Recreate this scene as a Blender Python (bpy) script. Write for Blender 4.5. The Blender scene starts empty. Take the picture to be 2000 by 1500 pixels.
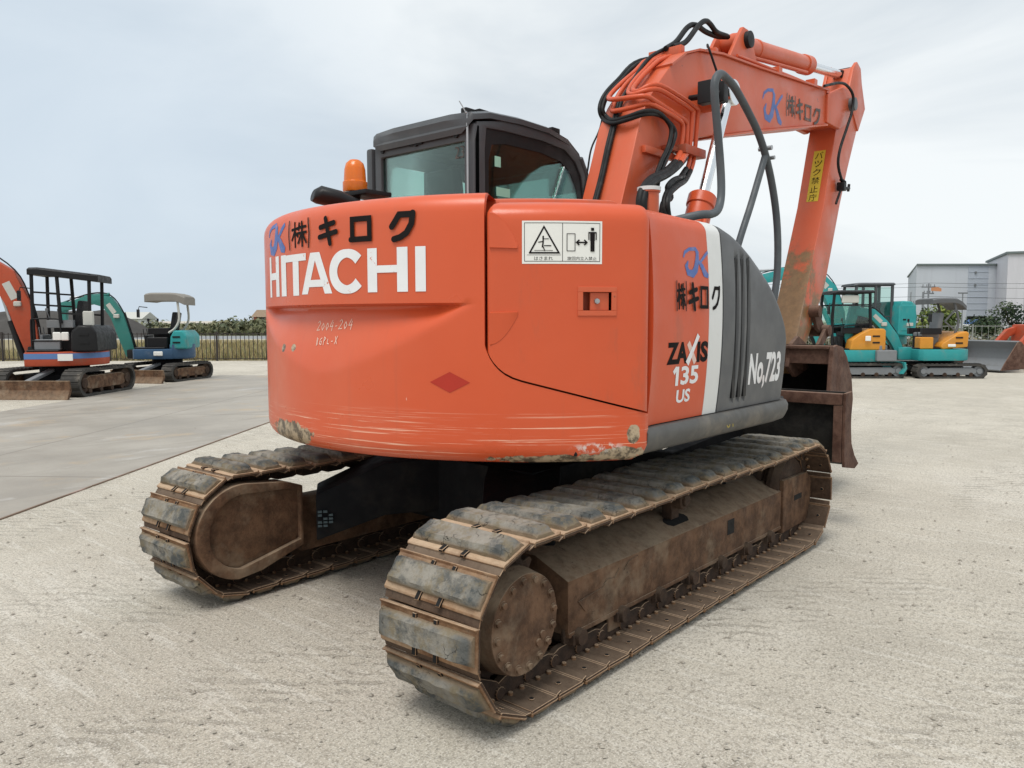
import bpy, bmesh, math, random
from mathutils import Vector, Matrix, noise
R_ = math.radians
PI = math.pi
V = Vector
random.seed(7)
S = bpy.context.scene
COL = S.collection

# ------------------------------------------------------------------ camera
CAM = Vector((-3.6518, -3.0141, 1.5033))
YAW, PITCH, ROLL = 0.7072, -0.0812, -0.0016
cd = bpy.data.cameras.new("camera")
cd.sensor_width = 36.0
cd.lens = 1533.69 / 2000 * 36
cd.clip_start = 0.05
cd.clip_end = 8000
cam = bpy.data.objects.new("camera", cd)
COL.objects.link(cam)
fw = Vector((math.cos(YAW) * math.cos(PITCH), math.sin(YAW) * math.cos(PITCH), math.sin(PITCH)))
rt = Vector((math.sin(YAW), -math.cos(YAW), 0))
up = rt.cross(fw)
c_, s_ = math.cos(ROLL), math.sin(ROLL)
r2 = rt * c_ + up * s_
u2 = up * c_ - rt * s_
m = Matrix((r2, u2, -fw)).transposed().to_4x4()
m.translation = CAM
cam.matrix_world = m
S.camera = cam
FH = Vector((math.cos(YAW), math.sin(YAW), 0))      # level viewing direction, used to lay out the yard
RH = Vector((math.sin(YAW), -math.cos(YAW), 0))
def yard(lat, dep, z=0.0):
    return Vector((CAM.x, CAM.y, 0)) + FH * dep + RH * lat + Vector((0, 0, z))

# ------------------------------------------------------------------ world and sun
SUN_EL, SUN_AZ = R_(66), R_(192)                    # light comes from behind the machine, high and very soft
W = bpy.data.worlds.new("World")
S.world = W
W.use_nodes = True
wt = W.node_tree
wt.nodes.clear()
wn = wt.nodes.new
out = wn('ShaderNodeOutputWorld')
bg = wn('ShaderNodeBackground')
bg.inputs['Strength'].default_value = 0.1
sky = wn('ShaderNodeTexSky')
sky.sky_type = 'NISHITA'
sky.sun_disc = False
sky.sun_elevation = SUN_EL
sky.sun_rotation = PI / 2 - SUN_AZ
sky.air_density = 1.0
sky.dust_density = 2.0
tc = wn('ShaderNodeTexCoord')
mp = wn('ShaderNodeMapping')
mp.inputs['Scale'].default_value = (1.0, 1.0, 2.6)
n1 = wn('ShaderNodeTexNoise')
n1.inputs['Scale'].default_value = 1.9
n1.inputs['Detail'].default_value = 8
n1.inputs['Distortion'].default_value = .7
n1.inputs['Roughness'].default_value = 0.52
cr = wn('ShaderNodeValToRGB')
cr.color_ramp.elements[0].position = 0.33
cr.color_ramp.elements[0].color = (5.9, 6.5, 7.0, 1)
cr.color_ramp.elements[1].position = 0.62
cr.color_ramp.elements[1].color = (8.5, 8.85, 8.95, 1)
# bluer, darker band of cloud low on the left of the view
dotn = wn('ShaderNodeVectorMath'); dotn.operation = 'DOT_PRODUCT'
lv = (FH * 0.82 - RH * 0.57 + Vector((0, 0, 0.02))).normalized()
dotn.inputs[1].default_value = lv
mr = wn('ShaderNodeMapRange')
mr.interpolation_type = 'SMOOTHSTEP'
mr.inputs['From Min'].default_value = 0.80
mr.inputs['From Max'].default_value = 1.0
mr.inputs['To Min'].default_value = 0
mr.inputs['To Max'].default_value = 0.75
mixb = wn('ShaderNodeMix'); mixb.data_type = 'RGBA'
mixb.inputs['B'].default_value = (5.4, 6.4, 7.4, 1)
mixs = wn('ShaderNodeMix'); mixs.data_type = 'RGBA'
mixs.inputs['Factor'].default_value = 0.93
L = wt.links.new
L(tc.outputs['Generated'], mp.inputs['Vector'])
L(mp.outputs['Vector'], n1.inputs['Vector'])
L(n1.outputs['Fac'], cr.inputs['Fac'])
L(tc.outputs['Generated'], dotn.inputs[0])
L(dotn.outputs['Value'], mr.inputs['Value'])
L(mr.outputs['Result'], mixb.inputs['Factor'])
L(cr.outputs['Color'], mixb.inputs['A'])
L(sky.outputs['Color'], mixs.inputs['A'])
L(mixb.outputs['Result'], mixs.inputs['B'])
L(mixs.outputs['Result'], bg.inputs['Color'])
L(bg.outputs['Background'], out.inputs['Surface'])

sd = bpy.data.lights.new("sun", 'SUN')
sd.energy = 2.0
sd.angle = R_(28)
sd.color = (1.0, 0.96, 0.9)
so = bpy.data.objects.new("sun", sd)
COL.objects.link(so)
sdir = Vector((math.cos(SUN_AZ) * math.cos(SUN_EL), math.sin(SUN_AZ) * math.cos(SUN_EL), math.sin(SUN_EL)))
so.rotation_euler = sdir.to_track_quat('Z', 'Y').to_euler()
so.location = (0, 0, 30)

S.view_settings.view_transform = 'Standard'
S.view_settings.look = 'None'
S.view_settings.exposure = 0.18
S.view_settings.gamma = 1.0
S.render.engine = 'CYCLES'
S.cycles.max_bounces = 6
S.cycles.use_denoising = True

# ------------------------------------------------------------------ materials
def srgb(r, g, b):
    f = lambda c: (c / 255 / 12.92) if c / 255 <= 0.04045 else ((c / 255 + 0.055) / 1.055) ** 2.4
    return (f(r), f(g), f(b), 1)

class NT:
    """small helper to write node trees"""
    def __init__(s, name):
        s.m = bpy.data.materials.new(name)
        s.m.use_nodes = True
        s.t = s.m.node_tree
        s.t.nodes.clear()
        s.o = s.t.nodes.new('ShaderNodeOutputMaterial')
        s.p = s.t.nodes.new('ShaderNodeBsdfPrincipled')
        s.t.links.new(s.p.outputs[0], s.o.inputs[0])
        s.tc = s.t.nodes.new('ShaderNodeTexCoord')
    def lk(s, a, b): s.t.links.new(a, b)
    def val(s, sock, v):
        if hasattr(v, 'is_output'): s.lk(v, sock)
        else: sock.default_value = v
    def noise(s, scale=5, detail=4, rough=.55, vec=None, mscale=None, dist=0, coord='Object'):
        n = s.t.nodes.new('ShaderNodeTexNoise')
        n.inputs['Scale'].default_value = scale
        n.inputs['Detail'].default_value = detail
        n.inputs['Roughness'].default_value = rough
        n.inputs['Distortion'].default_value = dist
        v = vec if vec is not None else s.tc.outputs[coord]
        if mscale:
            mpn = s.t.nodes.new('ShaderNodeMapping')
            mpn.inputs['Scale'].default_value = mscale[:3]
            if len(mscale) > 3: mpn.inputs['Rotation'].default_value = (0, 0, mscale[3])
            s.lk(v, mpn.inputs['Vector']); v = mpn.outputs[0]
        s.lk(v, n.inputs['Vector'])
        return n.outputs['Fac']
    def voro(s, scale=5, feature='F1', out='Distance', coord='Object', vec=None):
        n = s.t.nodes.new('ShaderNodeTexVoronoi')
        n.feature = feature
        n.inputs['Scale'].default_value = scale
        s.lk(vec if vec is not None else s.tc.outputs[coord], n.inputs['Vector'])
        return n.outputs[out]
    def ramp(s, v, a, b, lo=0., hi=1.):
        n = s.t.nodes.new('ShaderNodeMapRange')
        n.interpolation_type = 'SMOOTHSTEP'
        s.lk(v, n.inputs['Value'])
        n.inputs['From Min'].default_value = a
        n.inputs['From Max'].default_value = b
        n.inputs['To Min'].default_value = lo
        n.inputs['To Max'].default_value = hi
        return n.outputs[0]
    def math(s, op, a, b=0.0, c=None):
        n = s.t.nodes.new('ShaderNodeMath'); n.operation = op
        s.val(n.inputs[0], a); s.val(n.inputs[1], b)
        if c is not None: s.val(n.inputs[2], c)
        return n.outputs[0]
    def mix(s, f, a, b):
        n = s.t.nodes.new('ShaderNodeMix'); n.data_type = 'RGBA'
        s.val(n.inputs['Factor'], f); s.val(n.inputs['A'], a); s.val(n.inputs['B'], b)
        return n.outputs['Result']
    def bump(s, h, strength=.3, dist=.01):
        n = s.t.nodes.new('ShaderNodeBump')
        n.inputs['Strength'].default_value = strength
        n.inputs['Distance'].default_value = dist
        s.lk(h, n.inputs['Height'])
        s.lk(n.outputs[0], s.p.inputs['Normal'])
    def sep(s, coord='Object'):
        n = s.t.nodes.new('ShaderNodeSeparateXYZ')
        s.lk(s.tc.outputs[coord], n.inputs[0])
        return n.outputs
    def rand(s):
        return s.t.nodes.new('ShaderNodeObjectInfo').outputs['Random']
    def base(s, v): s.val(s.p.inputs['Base Color'], v)
    def rough(s, v): s.val(s.p.inputs['Roughness'], v)

def scale_col(c, k): return (c[0] * k, c[1] * k, c[2] * k, 1)

def plain(name, col, rough=.5, metal=0., var=.12, nscale=6, bump=0., dirt=None, dirt_amt=.35, dscale=3, spec=.35):
    n = NT(name)
    n.p.inputs['Specular IOR Level'].default_value = spec
    f = n.noise(nscale, 5, .6)
    c = n.mix(f, scale_col(col, 1 - var), scale_col(col, 1 + var))
    if dirt:
        g = n.ramp(n.noise(dscale, 6, .65), .5, .72, 0, dirt_amt)
        c = n.mix(g, c, dirt)
    n.base(c)
    n.rough(n.ramp(n.noise(nscale * 2.3, 4), .3, .7, max(rough - .1, .03), min(rough + .1, 1)))
    n.p.inputs['Metallic'].default_value = metal
    if bump: n.bump(n.noise(nscale * 8, 4), bump, .01)
    return n.m

ORANGE = (0.66, 0.100, 0.030, 1)
M = {}

def counterweight_paint():
    n = NT('counterweight_paint')
    x, y, z = n.sep()
    col = n.mix(n.noise(2.2, 5, .6), (0.57, 0.079, 0.022, 1), (0.66, 0.099, 0.029, 1))
    # sun-faded chalky film on the left half
    az = n.math('ARCTAN2', n.math('MULTIPLY', y, -1), n.math('MULTIPLY', x, -1))   # 0 at the tail, + to the right
    fade = n.math('MULTIPLY', n.ramp(az, -.1, .60, .46, .05), n.ramp(n.noise(1.6, 5, .6), .3, .7, .35, 1))
    col = n.mix(fade, col, (0.60, 0.175, 0.100, 1))
    # long horizontal scratches in the bottom band
    u = n.t.nodes.new('ShaderNodeCombineXYZ')
    n.lk(n.math('MULTIPLY', az, 1.9), u.inputs[0]); n.lk(n.math('MULTIPLY', z, 165), u.inputs[1])
    s1 = n.noise(1.0, 3, .6, vec=u.outputs[0])
    u2_ = n.t.nodes.new('ShaderNodeCombineXYZ')
    n.lk(n.math('MULTIPLY', az, 4.5), u2_.inputs[0]); n.lk(n.math('MULTIPLY', z, 60), u2_.inputs[1])
    s2 = n.noise(1.0, 4, .7, vec=u2_.outputs[0])
    band = n.math('MULTIPLY', n.ramp(z, 1.14, 1.06, 0, 1), n.ramp(z, .91, .95, .25, 1))
    scr = n.math('MULTIPLY', n.math('MULTIPLY', n.ramp(s1, .555, .63), n.ramp(s2, .40, .54)), band)
    col = n.mix(n.math('MULTIPLY', scr, .9), col, (0.82, 0.48, 0.34, 1))
    run = n.math('MULTIPLY', n.ramp(n.noise(1.0, 5, .65, mscale=(16, 16, .7)), .55, .72, 0, .22), n.ramp(n.noise(1.2, 4), .4, .65))
    col = n.mix(run, col, (0.36, 0.10, 0.06, 1))
    # a few vertical / loose scuffs
    sc = n.math('MULTIPLY', n.ramp(n.noise(9, 4, .7, mscale=(1, 1, .35)), .71, .74), n.ramp(z, 1.35, 1.2, 0, 1))
    col = n.mix(n.math('MULTIPLY', sc, .7), col, (0.75, 0.6, 0.5, 1))
    # chipped-to-primer edges near both bottom corners
    def near(a0, z0, wa, wz):
        da = n.math('DIVIDE', n.math('SUBTRACT', az, a0), wa)
        dz = n.math('DIVIDE', n.math('SUBTRACT', z, z0), wz)
        d = n.math('SQRT', n.math('ADD', n.math('MULTIPLY', da, da), n.math('MULTIPLY', dz, dz)))
        return n.ramp(d, 1.0, .35)
    chip_n = n.noise(14, 6, .72)
    chips = n.math('MAXIMUM', near(-.22, .955, .26, .10), near(.98, .935, .13, .05))
    chips = n.math('MAXIMUM', chips, near(.78, .918, .30, .035))
    chips = n.math('MAXIMUM', chips, n.math('MULTIPLY', near(1.005, 1.02, .030, .06), 1.2))
    chips = n.math('MAXIMUM', chips, n.math('MULTIPLY', near(-.29, .985, .02, .05), 1.1))
    chips = n.math('MAXIMUM', chips, n.math('MULTIPLY', near(-.24, 1.37, .022, .035), .95))
    chips = n.math('MAXIMUM', chips, n.math('MULTIPLY', near(-.17, 1.37, .022, .03), .95))
    cm = n.ramp(n.math('ADD', chips, n.math('MULTIPLY', n.math('SUBTRACT', chip_n, .5), 2.2)), .62, .72)
    cm = n.math('MULTIPLY', cm, n.ramp(chips, .02, .2))
    chipcol = n.mix(n.ramp(n.noise(22, 5, .7), .42, .6), (0.46, 0.36, 0.24, 1), (0.10, 0.075, 0.05, 1))
    col = n.mix(cm, col, chipcol)
    wcol = n.math('MULTIPLY', n.math('MULTIPLY', near(.90, .965, .10, .03), n.ramp(n.noise(30, 5, .7), .48, .6)), .8)
    col = n.mix(wcol, col, (0.75, 0.72, 0.68, 1))
    n.base(col)
    n.rough(n.ramp(n.noise(4, 4), .3, .7, .26, .42))
    n.p.inputs['Specular IOR Level'].default_value = .45
    hb = n.math('ADD', n.math('MULTIPLY', n.noise(70, 3, .5), .18), n.math('MULTIPLY', cm, -1.2))
    n.bump(hb, .25, .004)
    return n.m

def orange_paint(name, dust, mud=0., mudz=(0, 0), warm=1.):
    n = NT(name)
    col = n.mix(n.noise(2.5, 5, .6), (0.55 * warm, 0.076, 0.022, 1), (0.64 * warm, 0.095, 0.028, 1))
    d = n.math('MULTIPLY', n.ramp(n.noise(2.1, 6, .65), .25, .75, .3, 1.), dust)
    col = n.mix(d, col, (0.50, 0.165, 0.090, 1))
    st = n.ramp(n.noise(5, 6, .7, mscale=(1, 1, .25)), .54, .72, 0, .38)
    col = n.mix(st, col, (0.25, 0.10, 0.06, 1))
    rc = n.ramp(n.noise(11, 6, .72), .665, .71, 0, .8 if dust > .15 else 0.)
    col = n.mix(rc, col, (0.14, 0.06, 0.035, 1))
    if mud:
        z = n.sep()[2]
        geo = n.t.nodes.new('ShaderNodeNewGeometry'); nz = n.t.nodes.new('ShaderNodeSeparateXYZ'); n.lk(geo.outputs['Normal'], nz.inputs[0])
        g = n.math('MULTIPLY', n.ramp(z, mudz[1], mudz[0]), n.ramp(nz.outputs[0], .1, -.7, mud * .62, mud))
        g2 = n.ramp(n.math('ADD', g, n.math('MULTIPLY', n.math('SUBTRACT', n.noise(7, 7, .7), .5), 1.3)), .35, .62)
        mc = n.mix(n.noise(18, 6, .7), (0.09, 0.048, 0.022, 1), (0.34, 0.195, 0.085, 1))
        col = n.mix(g2, col, mc)
    n.base(col)
    n.rough(n.ramp(n.noise(3, 5), .3, .7, .28, .50))
    n.p.inputs['Specular IOR Level'].default_value = .42
    n.bump(n.noise(45, 4, .6), .12, .005)
    return n.m

def rust(name, a=(0.070, 0.038, 0.023, 1), b=(0.175, 0.098, 0.057, 1), dust=(0.34, 0.265, 0.185, 1), damt=.5, bstr=.5):
    n = NT(name)
    col = n.mix(n.ramp(n.noise(9, 7, .7), .32, .68), a, b)
    col = n.mix(n.ramp(n.noise(3.3, 5, .65), .48, .7, 0, damt), col, dust)
    geo = n.t.nodes.new('ShaderNodeNewGeometry')
    nz = n.t.nodes.new('ShaderNodeSeparateXYZ')
    n.lk(geo.outputs['Normal'], nz.inputs[0])
    n.lk
    top = n.math('MULTIPLY', n.ramp(nz.outputs[2], .15, .75, 0, .75), n.ramp(n.noise(15, 5, .7), .3, .65, .4, 1))
    col = n.mix(top, col, dust)           # settled dust lies on the upward faces
    col = n.mix(n.ramp(n.noise(26, 6, .75), .60, .72, 0, .7), col, (0.03, 0.02, 0.015, 1))
    n.base(col); n.rough(n.ramp(n.noise(7, 4), .3, .7, .72, .95))
    n.p.inputs['Specular IOR Level'].default_value = .25
    n.bump(n.noise(38, 7, .72), bstr, .012)
    return n.m

def pad_rubber():
    n = NT('worn_rubber_pad')
    r = n.rand()
    off = n.t.nodes.new('ShaderNodeVectorMath'); off.operation = 'ADD'
    cmb = n.t.nodes.new('ShaderNodeCombineXYZ')
    n.lk(n.math('MULTIPLY', r, 37.), cmb.inputs[0]); n.lk(n.math('MULTIPLY', r, 91.), cmb.inputs[1])
    n.lk(n.tc.outputs['Object'], off.inputs[0]); n.lk(cmb.outputs[0], off.inputs[1])
    v = off.outputs[0]
    mud = n.mix(n.noise(16, 7, .7, vec=v), (0.15, 0.138, 0.115, 1), (0.40, 0.375, 0.325, 1))
    rub = n.mix(n.noise(30, 5, .7, vec=v), (0.045, 0.052, 0.054, 1), (0.13, 0.135, 0.13, 1))
    z = n.sep()[2]
    wv = n.t.nodes.new('ShaderNodeVectorMath'); wv.operation = 'MULTIPLY_ADD'
    nn_ = n.t.nodes.new('ShaderNodeTexNoise'); nn_.inputs['Scale'].default_value = 14; nn_.inputs['Detail'].default_value = 4; n.lk(v, nn_.inputs['Vector'])
    n.lk(nn_.outputs['Color'], wv.inputs[0]); wv.inputs[1].default_value = (.09, .09, .09); n.lk(v, wv.inputs[2])
    crack = n.voro(15, 'DISTANCE_TO_EDGE', vec=wv.outputs[0])
    ck = n.math('MULTIPLY', n.ramp(crack, .022, .0), n.ramp(n.noise(6, 3, vec=v), .52, .62))
    f = n.math('ADD', n.ramp(n.noise(8, 7, .75, vec=v), .33, .56), n.math('MULTIPLY', n.math('SUBTRACT', r, .5), .5))
    y = n.math('ABSOLUTE', n.sep()[1])
    f = n.math('SUBTRACT', f, n.ramp(y, .12, .23, 0, .75))
    f = n.math('MINIMUM', n.math('MAXIMUM', f, .0), 1.0)
    col = n.mix(f, rub, mud)
    col = n.mix(n.ramp(z, .062, .044, 0, .8), col, (0.26, 0.185, 0.115, 1))
    col = n.mix(n.ramp(n.noise(13, 7, .75, vec=v), .47, .64, 0, .75), col, (0.21, 0.17, 0.105, 1))
    col = n.mix(n.math('MULTIPLY', ck, .75), col, (0.03, 0.03, 0.028, 1))
    n.base(col); n.rough(.92)
    n.p.inputs['Specular IOR Level'].default_value = .2
    h = n.math('ADD', n.math('MULTIPLY', n.noise(34, 8, .75, vec=v), 1.), n.math('MULTIPLY', ck, -.8))
    n.bump(h, .8, .014)
    return n.m

def gravel_ground():
    n = NT('compacted_gravel')
    big = n.noise(.16, 6, .6)
    mid = n.noise(1.7, 8, .7)
    fine = n.noise(48, 8, .75)
    grit = n.noise(120, 5, .7)
    # faint scraped wheel and track marks across the yard
    warp = n.noise(.35, 3, .5)
    streak = n.noise(1.0, 7, .72, mscale=(4.2, .40, 1, -(YAW + .12)), dist=.6)
    streak2 = n.noise(1.0, 6, .75, mscale=(30, 2.2, 1, -(YAW + .05)), dist=.8)
    cleat = n.noise(1.0, 5, .7, mscale=(17, 1.3, 1, -(YAW - .10)), dist=.5)
    col = n.mix(n.ramp(big, .3, .7), (0.51, 0.465, 0.385, 1), (0.60, 0.555, 0.47, 1))
    col = n.mix(n.ramp(mid, .40, .66, 0, .45), col, (0.43, 0.395, 0.335, 1))
    col = n.mix(n.ramp(n.noise(.42, 6, .68, dist=.5), .50, .64, 0, .34), col, (0.40, 0.365, 0.305, 1))
    col = n.mix(n.ramp(n.noise(.27, 5, .6, mscale=(1, 1.6, 1, .4)), .54, .66, 0, .45), col, (0.70, 0.66, 0.585, 1))
    col = n.mix(n.ramp(streak, .52, .68, 0, .30), col, (0.69, 0.65, 0.57, 1))
    col = n.mix(n.math('MULTIPLY', n.ramp(streak2, .53, .61, 0, .45), n.ramp(n.noise(.45, 4), .46, .62)), col, (0.39, 0.36, 0.305, 1))
    col = n.mix(n.math('MULTIPLY', n.ramp(cleat, .54, .62, 0, .6), n.ramp(n.noise(.6, 4, vec=n.tc.outputs['Generated']), .4, .5)), col, (0.72, 0.69, 0.62, 1))
    wv = n.t.nodes.new('ShaderNodeTexWave'); wv.bands_direction = 'X'
    wm = n.t.nodes.new('ShaderNodeMapping'); wm.inputs['Rotation'].default_value = (0, 0, -(YAW - .06)); n.lk(n.tc.outputs['Object'], wm.inputs['Vector']); n.lk(wm.outputs[0], wv.inputs['Vector'])
    wv.inputs['Scale'].default_value = 3.6; wv.inputs['Distortion'].default_value = 7.0; wv.inputs['Detail'].default_value = 4; wv.inputs['Detail Scale'].default_value = 1.4; wv.inputs['Detail Roughness'].default_value = .7
    tread = n.math('MULTIPLY', n.ramp(wv.outputs['Fac'], .45, .9), n.math('MULTIPLY', n.ramp(n.noise(1.0, 4, .6, mscale=(.30, .75, 1, -YAW)), .45, .55), n.ramp(n.noise(4.5, 6, .7), .40, .60)))
    col = n.mix(n.math('MULTIPLY', tread, .75), col, (0.33, 0.30, 0.25, 1))
    col = n.mix(n.ramp(fine, .47, .60, 0, .75), col, (0.30, 0.27, 0.22, 1))
    col = n.mix(n.ramp(grit, .54, .62, 0, .85), col, (0.76, 0.73, 0.67, 1))
    col = n.mix(n.ramp(grit, .45, .37, 0, .75), col, (0.22, 0.20, 0.17, 1))
    pebb = n.ramp(n.voro(16, out='Distance'), .12, .07, 0, 1)
    col = n.mix(n.math('MULTIPLY', pebb, n.ramp(n.noise(3, 4), .5, .6, 0, .8)), col, (0.17, 0.16, 0.14, 1))
    # odd dark oil spots
    col = n.mix(n.ramp(n.noise(2.3, 5, .6, mscale=(1, 1, 1, .3)), .72, .78, 0, .2), col, (0.20, 0.19, 0.17, 1))
    n.base(col); n.rough(.95)
    n.p.inputs['Specular IOR Level'].default_value = .2
    h = n.math('ADD', n.math('MULTIPLY', fine, .9), n.math('MULTIPLY', grit, .45))
    h = n.math('ADD', h, n.math('MULTIPLY', mid, 1.4))
    h = n.math('ADD', h, n.math('MULTIPLY', streak2, .8))
    h = n.math('ADD', h, n.math('MULTIPLY', tread, -.8))
    h = n.math('ADD', h, n.math('MULTIPLY', pebb, .5))
    n.bump(h, .6, .018)
    return n.m

def slab_concrete():
    n = NT('stained_concrete')
    a = n.noise(.45, 7, .66)
    st = n.noise(1.0, 7, .72, mscale=(.45, 2.6, 1, -.64), dist=.7)
    col = n.mix(n.ramp(a, .35, .65), (0.285, 0.255, 0.215, 1), (0.375, 0.347, 0.305, 1))
    col = n.mix(n.ramp(st, .48, .64, 0, .6), col, (0.27, 0.245, 0.21, 1))
    col = n.mix(n.ramp(n.noise(.8, 7, .68), .54, .66, 0, .55), col, (0.42, 0.32, 0.21, 1))
    col = n.mix(n.ramp(n.noise(.55, 6, .7, mscale=(1, 2.2, 1, -.64)), .58, .68, 0, .6), col, (0.46, 0.44, 0.41, 1))
    col = n.mix(n.ramp(n.noise(.33, 5, .6, mscale=(1, 1.6, 1, .5)), .66, .72, 0, .5), col, (0.42, 0.25, 0.12, 1))
    col = n.mix(n.ramp(n.noise(45, 7, .75), .52, .66, 0, .25), col, (0.2, 0.185, 0.16, 1))
    jm = n.t.nodes.new('ShaderNodeMapping'); jm.inputs['Rotation'].default_value = (0, 0, -.655); n.lk(n.tc.outputs['Object'], jm.inputs['Vector'])
    js = n.t.nodes.new('ShaderNodeSeparateXYZ'); n.lk(jm.outputs[0], js.inputs[0])
    jx = n.math('ABSOLUTE', n.math('SUBTRACT', n.math('FRACT', n.math('DIVIDE', js.outputs[0], 5.0)), .5))
    jy = n.math('ABSOLUTE', n.math('SUBTRACT', n.math('FRACT', n.math('DIVIDE', js.outputs[1], 2.4)), .5))
    jl = n.math('MAXIMUM', n.ramp(jx, .0035, .0015), n.ramp(jy, .006, .003))
    col = n.mix(n.math('MULTIPLY', jl, .6), col, (0.13, 0.115, 0.095, 1))
    n.base(col)
    n.rough(n.ramp(a, .35, .7, .48, .85))
    n.p.inputs['Specular IOR Level'].default_value = .3
    n.bump(n.noise(40, 7, .75), .15, .008)
    return n.m

def glass(name, tint=(.76, .88, .84, 1), refl=.10):
    n = NT(name)
    t = n.t
    tr = t.nodes.new('ShaderNodeBsdfTransparent'); tr.inputs[0].default_value = tint
    gl = t.nodes.new('ShaderNodeBsdfGlossy'); gl.inputs['Roughness'].default_value = .03
    gl.inputs['Color'].default_value = (.9, .95, .95, 1)
    mx = t.nodes.new('ShaderNodeMixShader')
    lw = t.nodes.new('ShaderNodeLayerWeight'); lw.inputs[0].default_value = .25
    f = n.ramp(lw.outputs['Fresnel'], 0, 1, refl * .5, .75)
    n.lk(f, mx.inputs[0]); n.lk(tr.outputs[0], mx.inputs[1]); n.lk(gl.outputs[0], mx.inputs[2])
    n.lk(mx.outputs[0], n.o.inputs[0])
    return n.m

M['cw'] = counterweight_paint()
M['orange'] = orange_paint('orange_paint', .10)
M['orange_dusty'] = orange_paint('dusty_orange_paint', .42)
M['orange_arm'] = orange_paint('muddy_arm_paint', .40, mud=1.0, mudz=(1.15, 2.95))
M['orange_red'] = plain('orange_red_paint', (0.42, 0.070, 0.028, 1), .5, var=.2, dirt=(0.17, .09, .06, 1), dirt_amt=.6)
M['white'] = plain('white_paint', (0.70, 0.71, 0.70, 1), .45, var=.06, dirt=(.45, .44, .42, 1), dirt_amt=.3, dscale=6)
M['decal_white'] = plain('white_decal', (0.80, 0.81, 0.83, 1), .45, var=.05, nscale=14, dirt=(.62, .55, .52, 1), dirt_amt=.35, dscale=20)
def flaked(name, col, under, lo=.655, hi=.68):
    n = NT(name); c = n.mix(n.noise(9, 5, .6), scale_col(col, .9), scale_col(col, 1.06))
    c = n.mix(n.ramp(n.noise(3, 5, .7, mscale=(1, 1, .3)), .5, .75, 0, .3), c, scale_col(under, 1.0))
    c = n.mix(n.ramp(n.noise(17, 7, .78), lo, hi), c, under); n.base(c); n.rough(.5); n.p.inputs['Specular IOR Level'].default_value = .25
    return n.m
M['decal_white'] = flaked('white_decal', (0.78, 0.79, 0.80, 1), (0.60, 0.20, 0.12, 1), .64, .665)
M['decal_black'] = plain('black_decal', (0.012, 0.010, 0.010, 1), .75, var=.2, spec=.12)
M['decal_grey'] = plain('faded_black_decal', (0.085, 0.075, 0.070, 1), .6, var=.4, nscale=30, dirt=(.4, .18, .12, 1), dirt_amt=.5, dscale=16)
M['decal_red'] = plain('red_reflector', (0.42, 0.030, 0.015, 1), .5)
M['decal_blue'] = plain('blue_lettering', (0.085, 0.15, 0.40, 1), .5, var=.25, dirt=(.35, .28, .40, 1), dirt_amt=.5, dscale=14)
M['chalk'] = plain('chalk_scrawl', (0.78, 0.56, 0.46, 1), .9, var=.2, nscale=60)
M['grey'] = plain('grey_panel_paint', (0.100, 0.104, 0.109, 1), .48, var=.14, nscale=3, dirt=(.14, .14, .14, 1), dirt_amt=.5)
M['skirt'] = plain('dusty_grey_skirt', (0.095, 0.094, 0.090, 1), .55, var=.15, dirt=(.22, .19, .15, 1), dirt_amt=.5, dscale=5)
M['cab'] = plain('dark_cab_paint', (0.064, 0.069, 0.075, 1), .42, var=.12, nscale=3, dirt=(.12, .12, .12, 1), dirt_amt=.35)
M['cab_in'] = plain('cab_lining', (0.045, 0.043, 0.042, 1), .7)
M['black'] = plain('black_plastic', (0.012, 0.012, 0.013, 1), .5, var=.2, spec=.25)
M['hose'] = plain('black_hose', (0.012, 0.013, 0.014, 1), .55, var=.2, spec=.25, dirt=(.07, .065, .06, 1), dirt_amt=.4, dscale=10)
M['under'] = plain('black_undercarriage_paint', (0.007, 0.0075, 0.009, 1), .7, var=.3, dirt=(.035, .03, .024, 1), dirt_amt=.5, spec=.12)
M['gap'] = plain('dark_gap', (0.008, 0.008, 0.008, 1), .8)
M['chrome'] = plain('chrome_rod', (0.75, 0.77, 0.79, 1), .22, metal=1., var=.04)
M['steel'] = plain('zinc_steel', (0.42, 0.43, 0.44, 1), .4, metal=.8, var=.1)
M['rail'] = plain('grey_handrail_paint', (0.075, 0.086, 0.095, 1), .5, var=.14, dirt=(.2, .19, .18, 1), dirt_amt=.3)
M['rust'] = rust('brown_rusty_steel')
M['rust_lt'] = rust('ochre_rusty_shoe', (0.15, 0.075, 0.038, 1), (0.34, 0.20, 0.11, 1), (0.52, 0.39, 0.27, 1), .65, .7)
M['rust_in'] = rust('dark_brown_shoe_steel', (0.045, 0.027, 0.018, 1), (0.105, 0.066, 0.044, 1), (0.19, 0.14, 0.10, 1), .35)
M['rust_dk'] = rust('dark_rusty_steel', (0.030, 0.020, 0.015, 1), (0.075, 0.045, 0.03, 1), (0.14, 0.10, 0.07, 1), .35)
M['blade_back'] = rust('dark_blade_back', (0.010, 0.010, 0.010, 1), (0.028, 0.026, 0.023, 1), (0.05, 0.045, 0.04, 1), .3)
M['rust_red'] = rust('red_brown_bucket_steel', (0.065, 0.032, 0.023, 1), (0.14, 0.078, 0.056, 1), (0.23, 0.155, 0.115, 1), .35)
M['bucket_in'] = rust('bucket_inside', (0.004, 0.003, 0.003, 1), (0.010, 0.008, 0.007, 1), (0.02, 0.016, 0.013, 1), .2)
M['pad'] = pad_rubber()
M['glass'] = glass('cab_glass')
M['glass_dark'] = glass('tinted_glass', (.42, .60, .56, 1), .12)
M['sticker_paper'] = plain('sticker_paper', (0.78, 0.78, 0.74, 1), .45, var=.03)
M['yellow'] = plain('yellow_sticker', (0.60, 0.42, 0.035, 1), .5, var=.15, nscale=20)
M['paper_green'] = plain('green_inspection_sticker', (0.35, 0.62, 0.48, 1), .6, var=.1)
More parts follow.
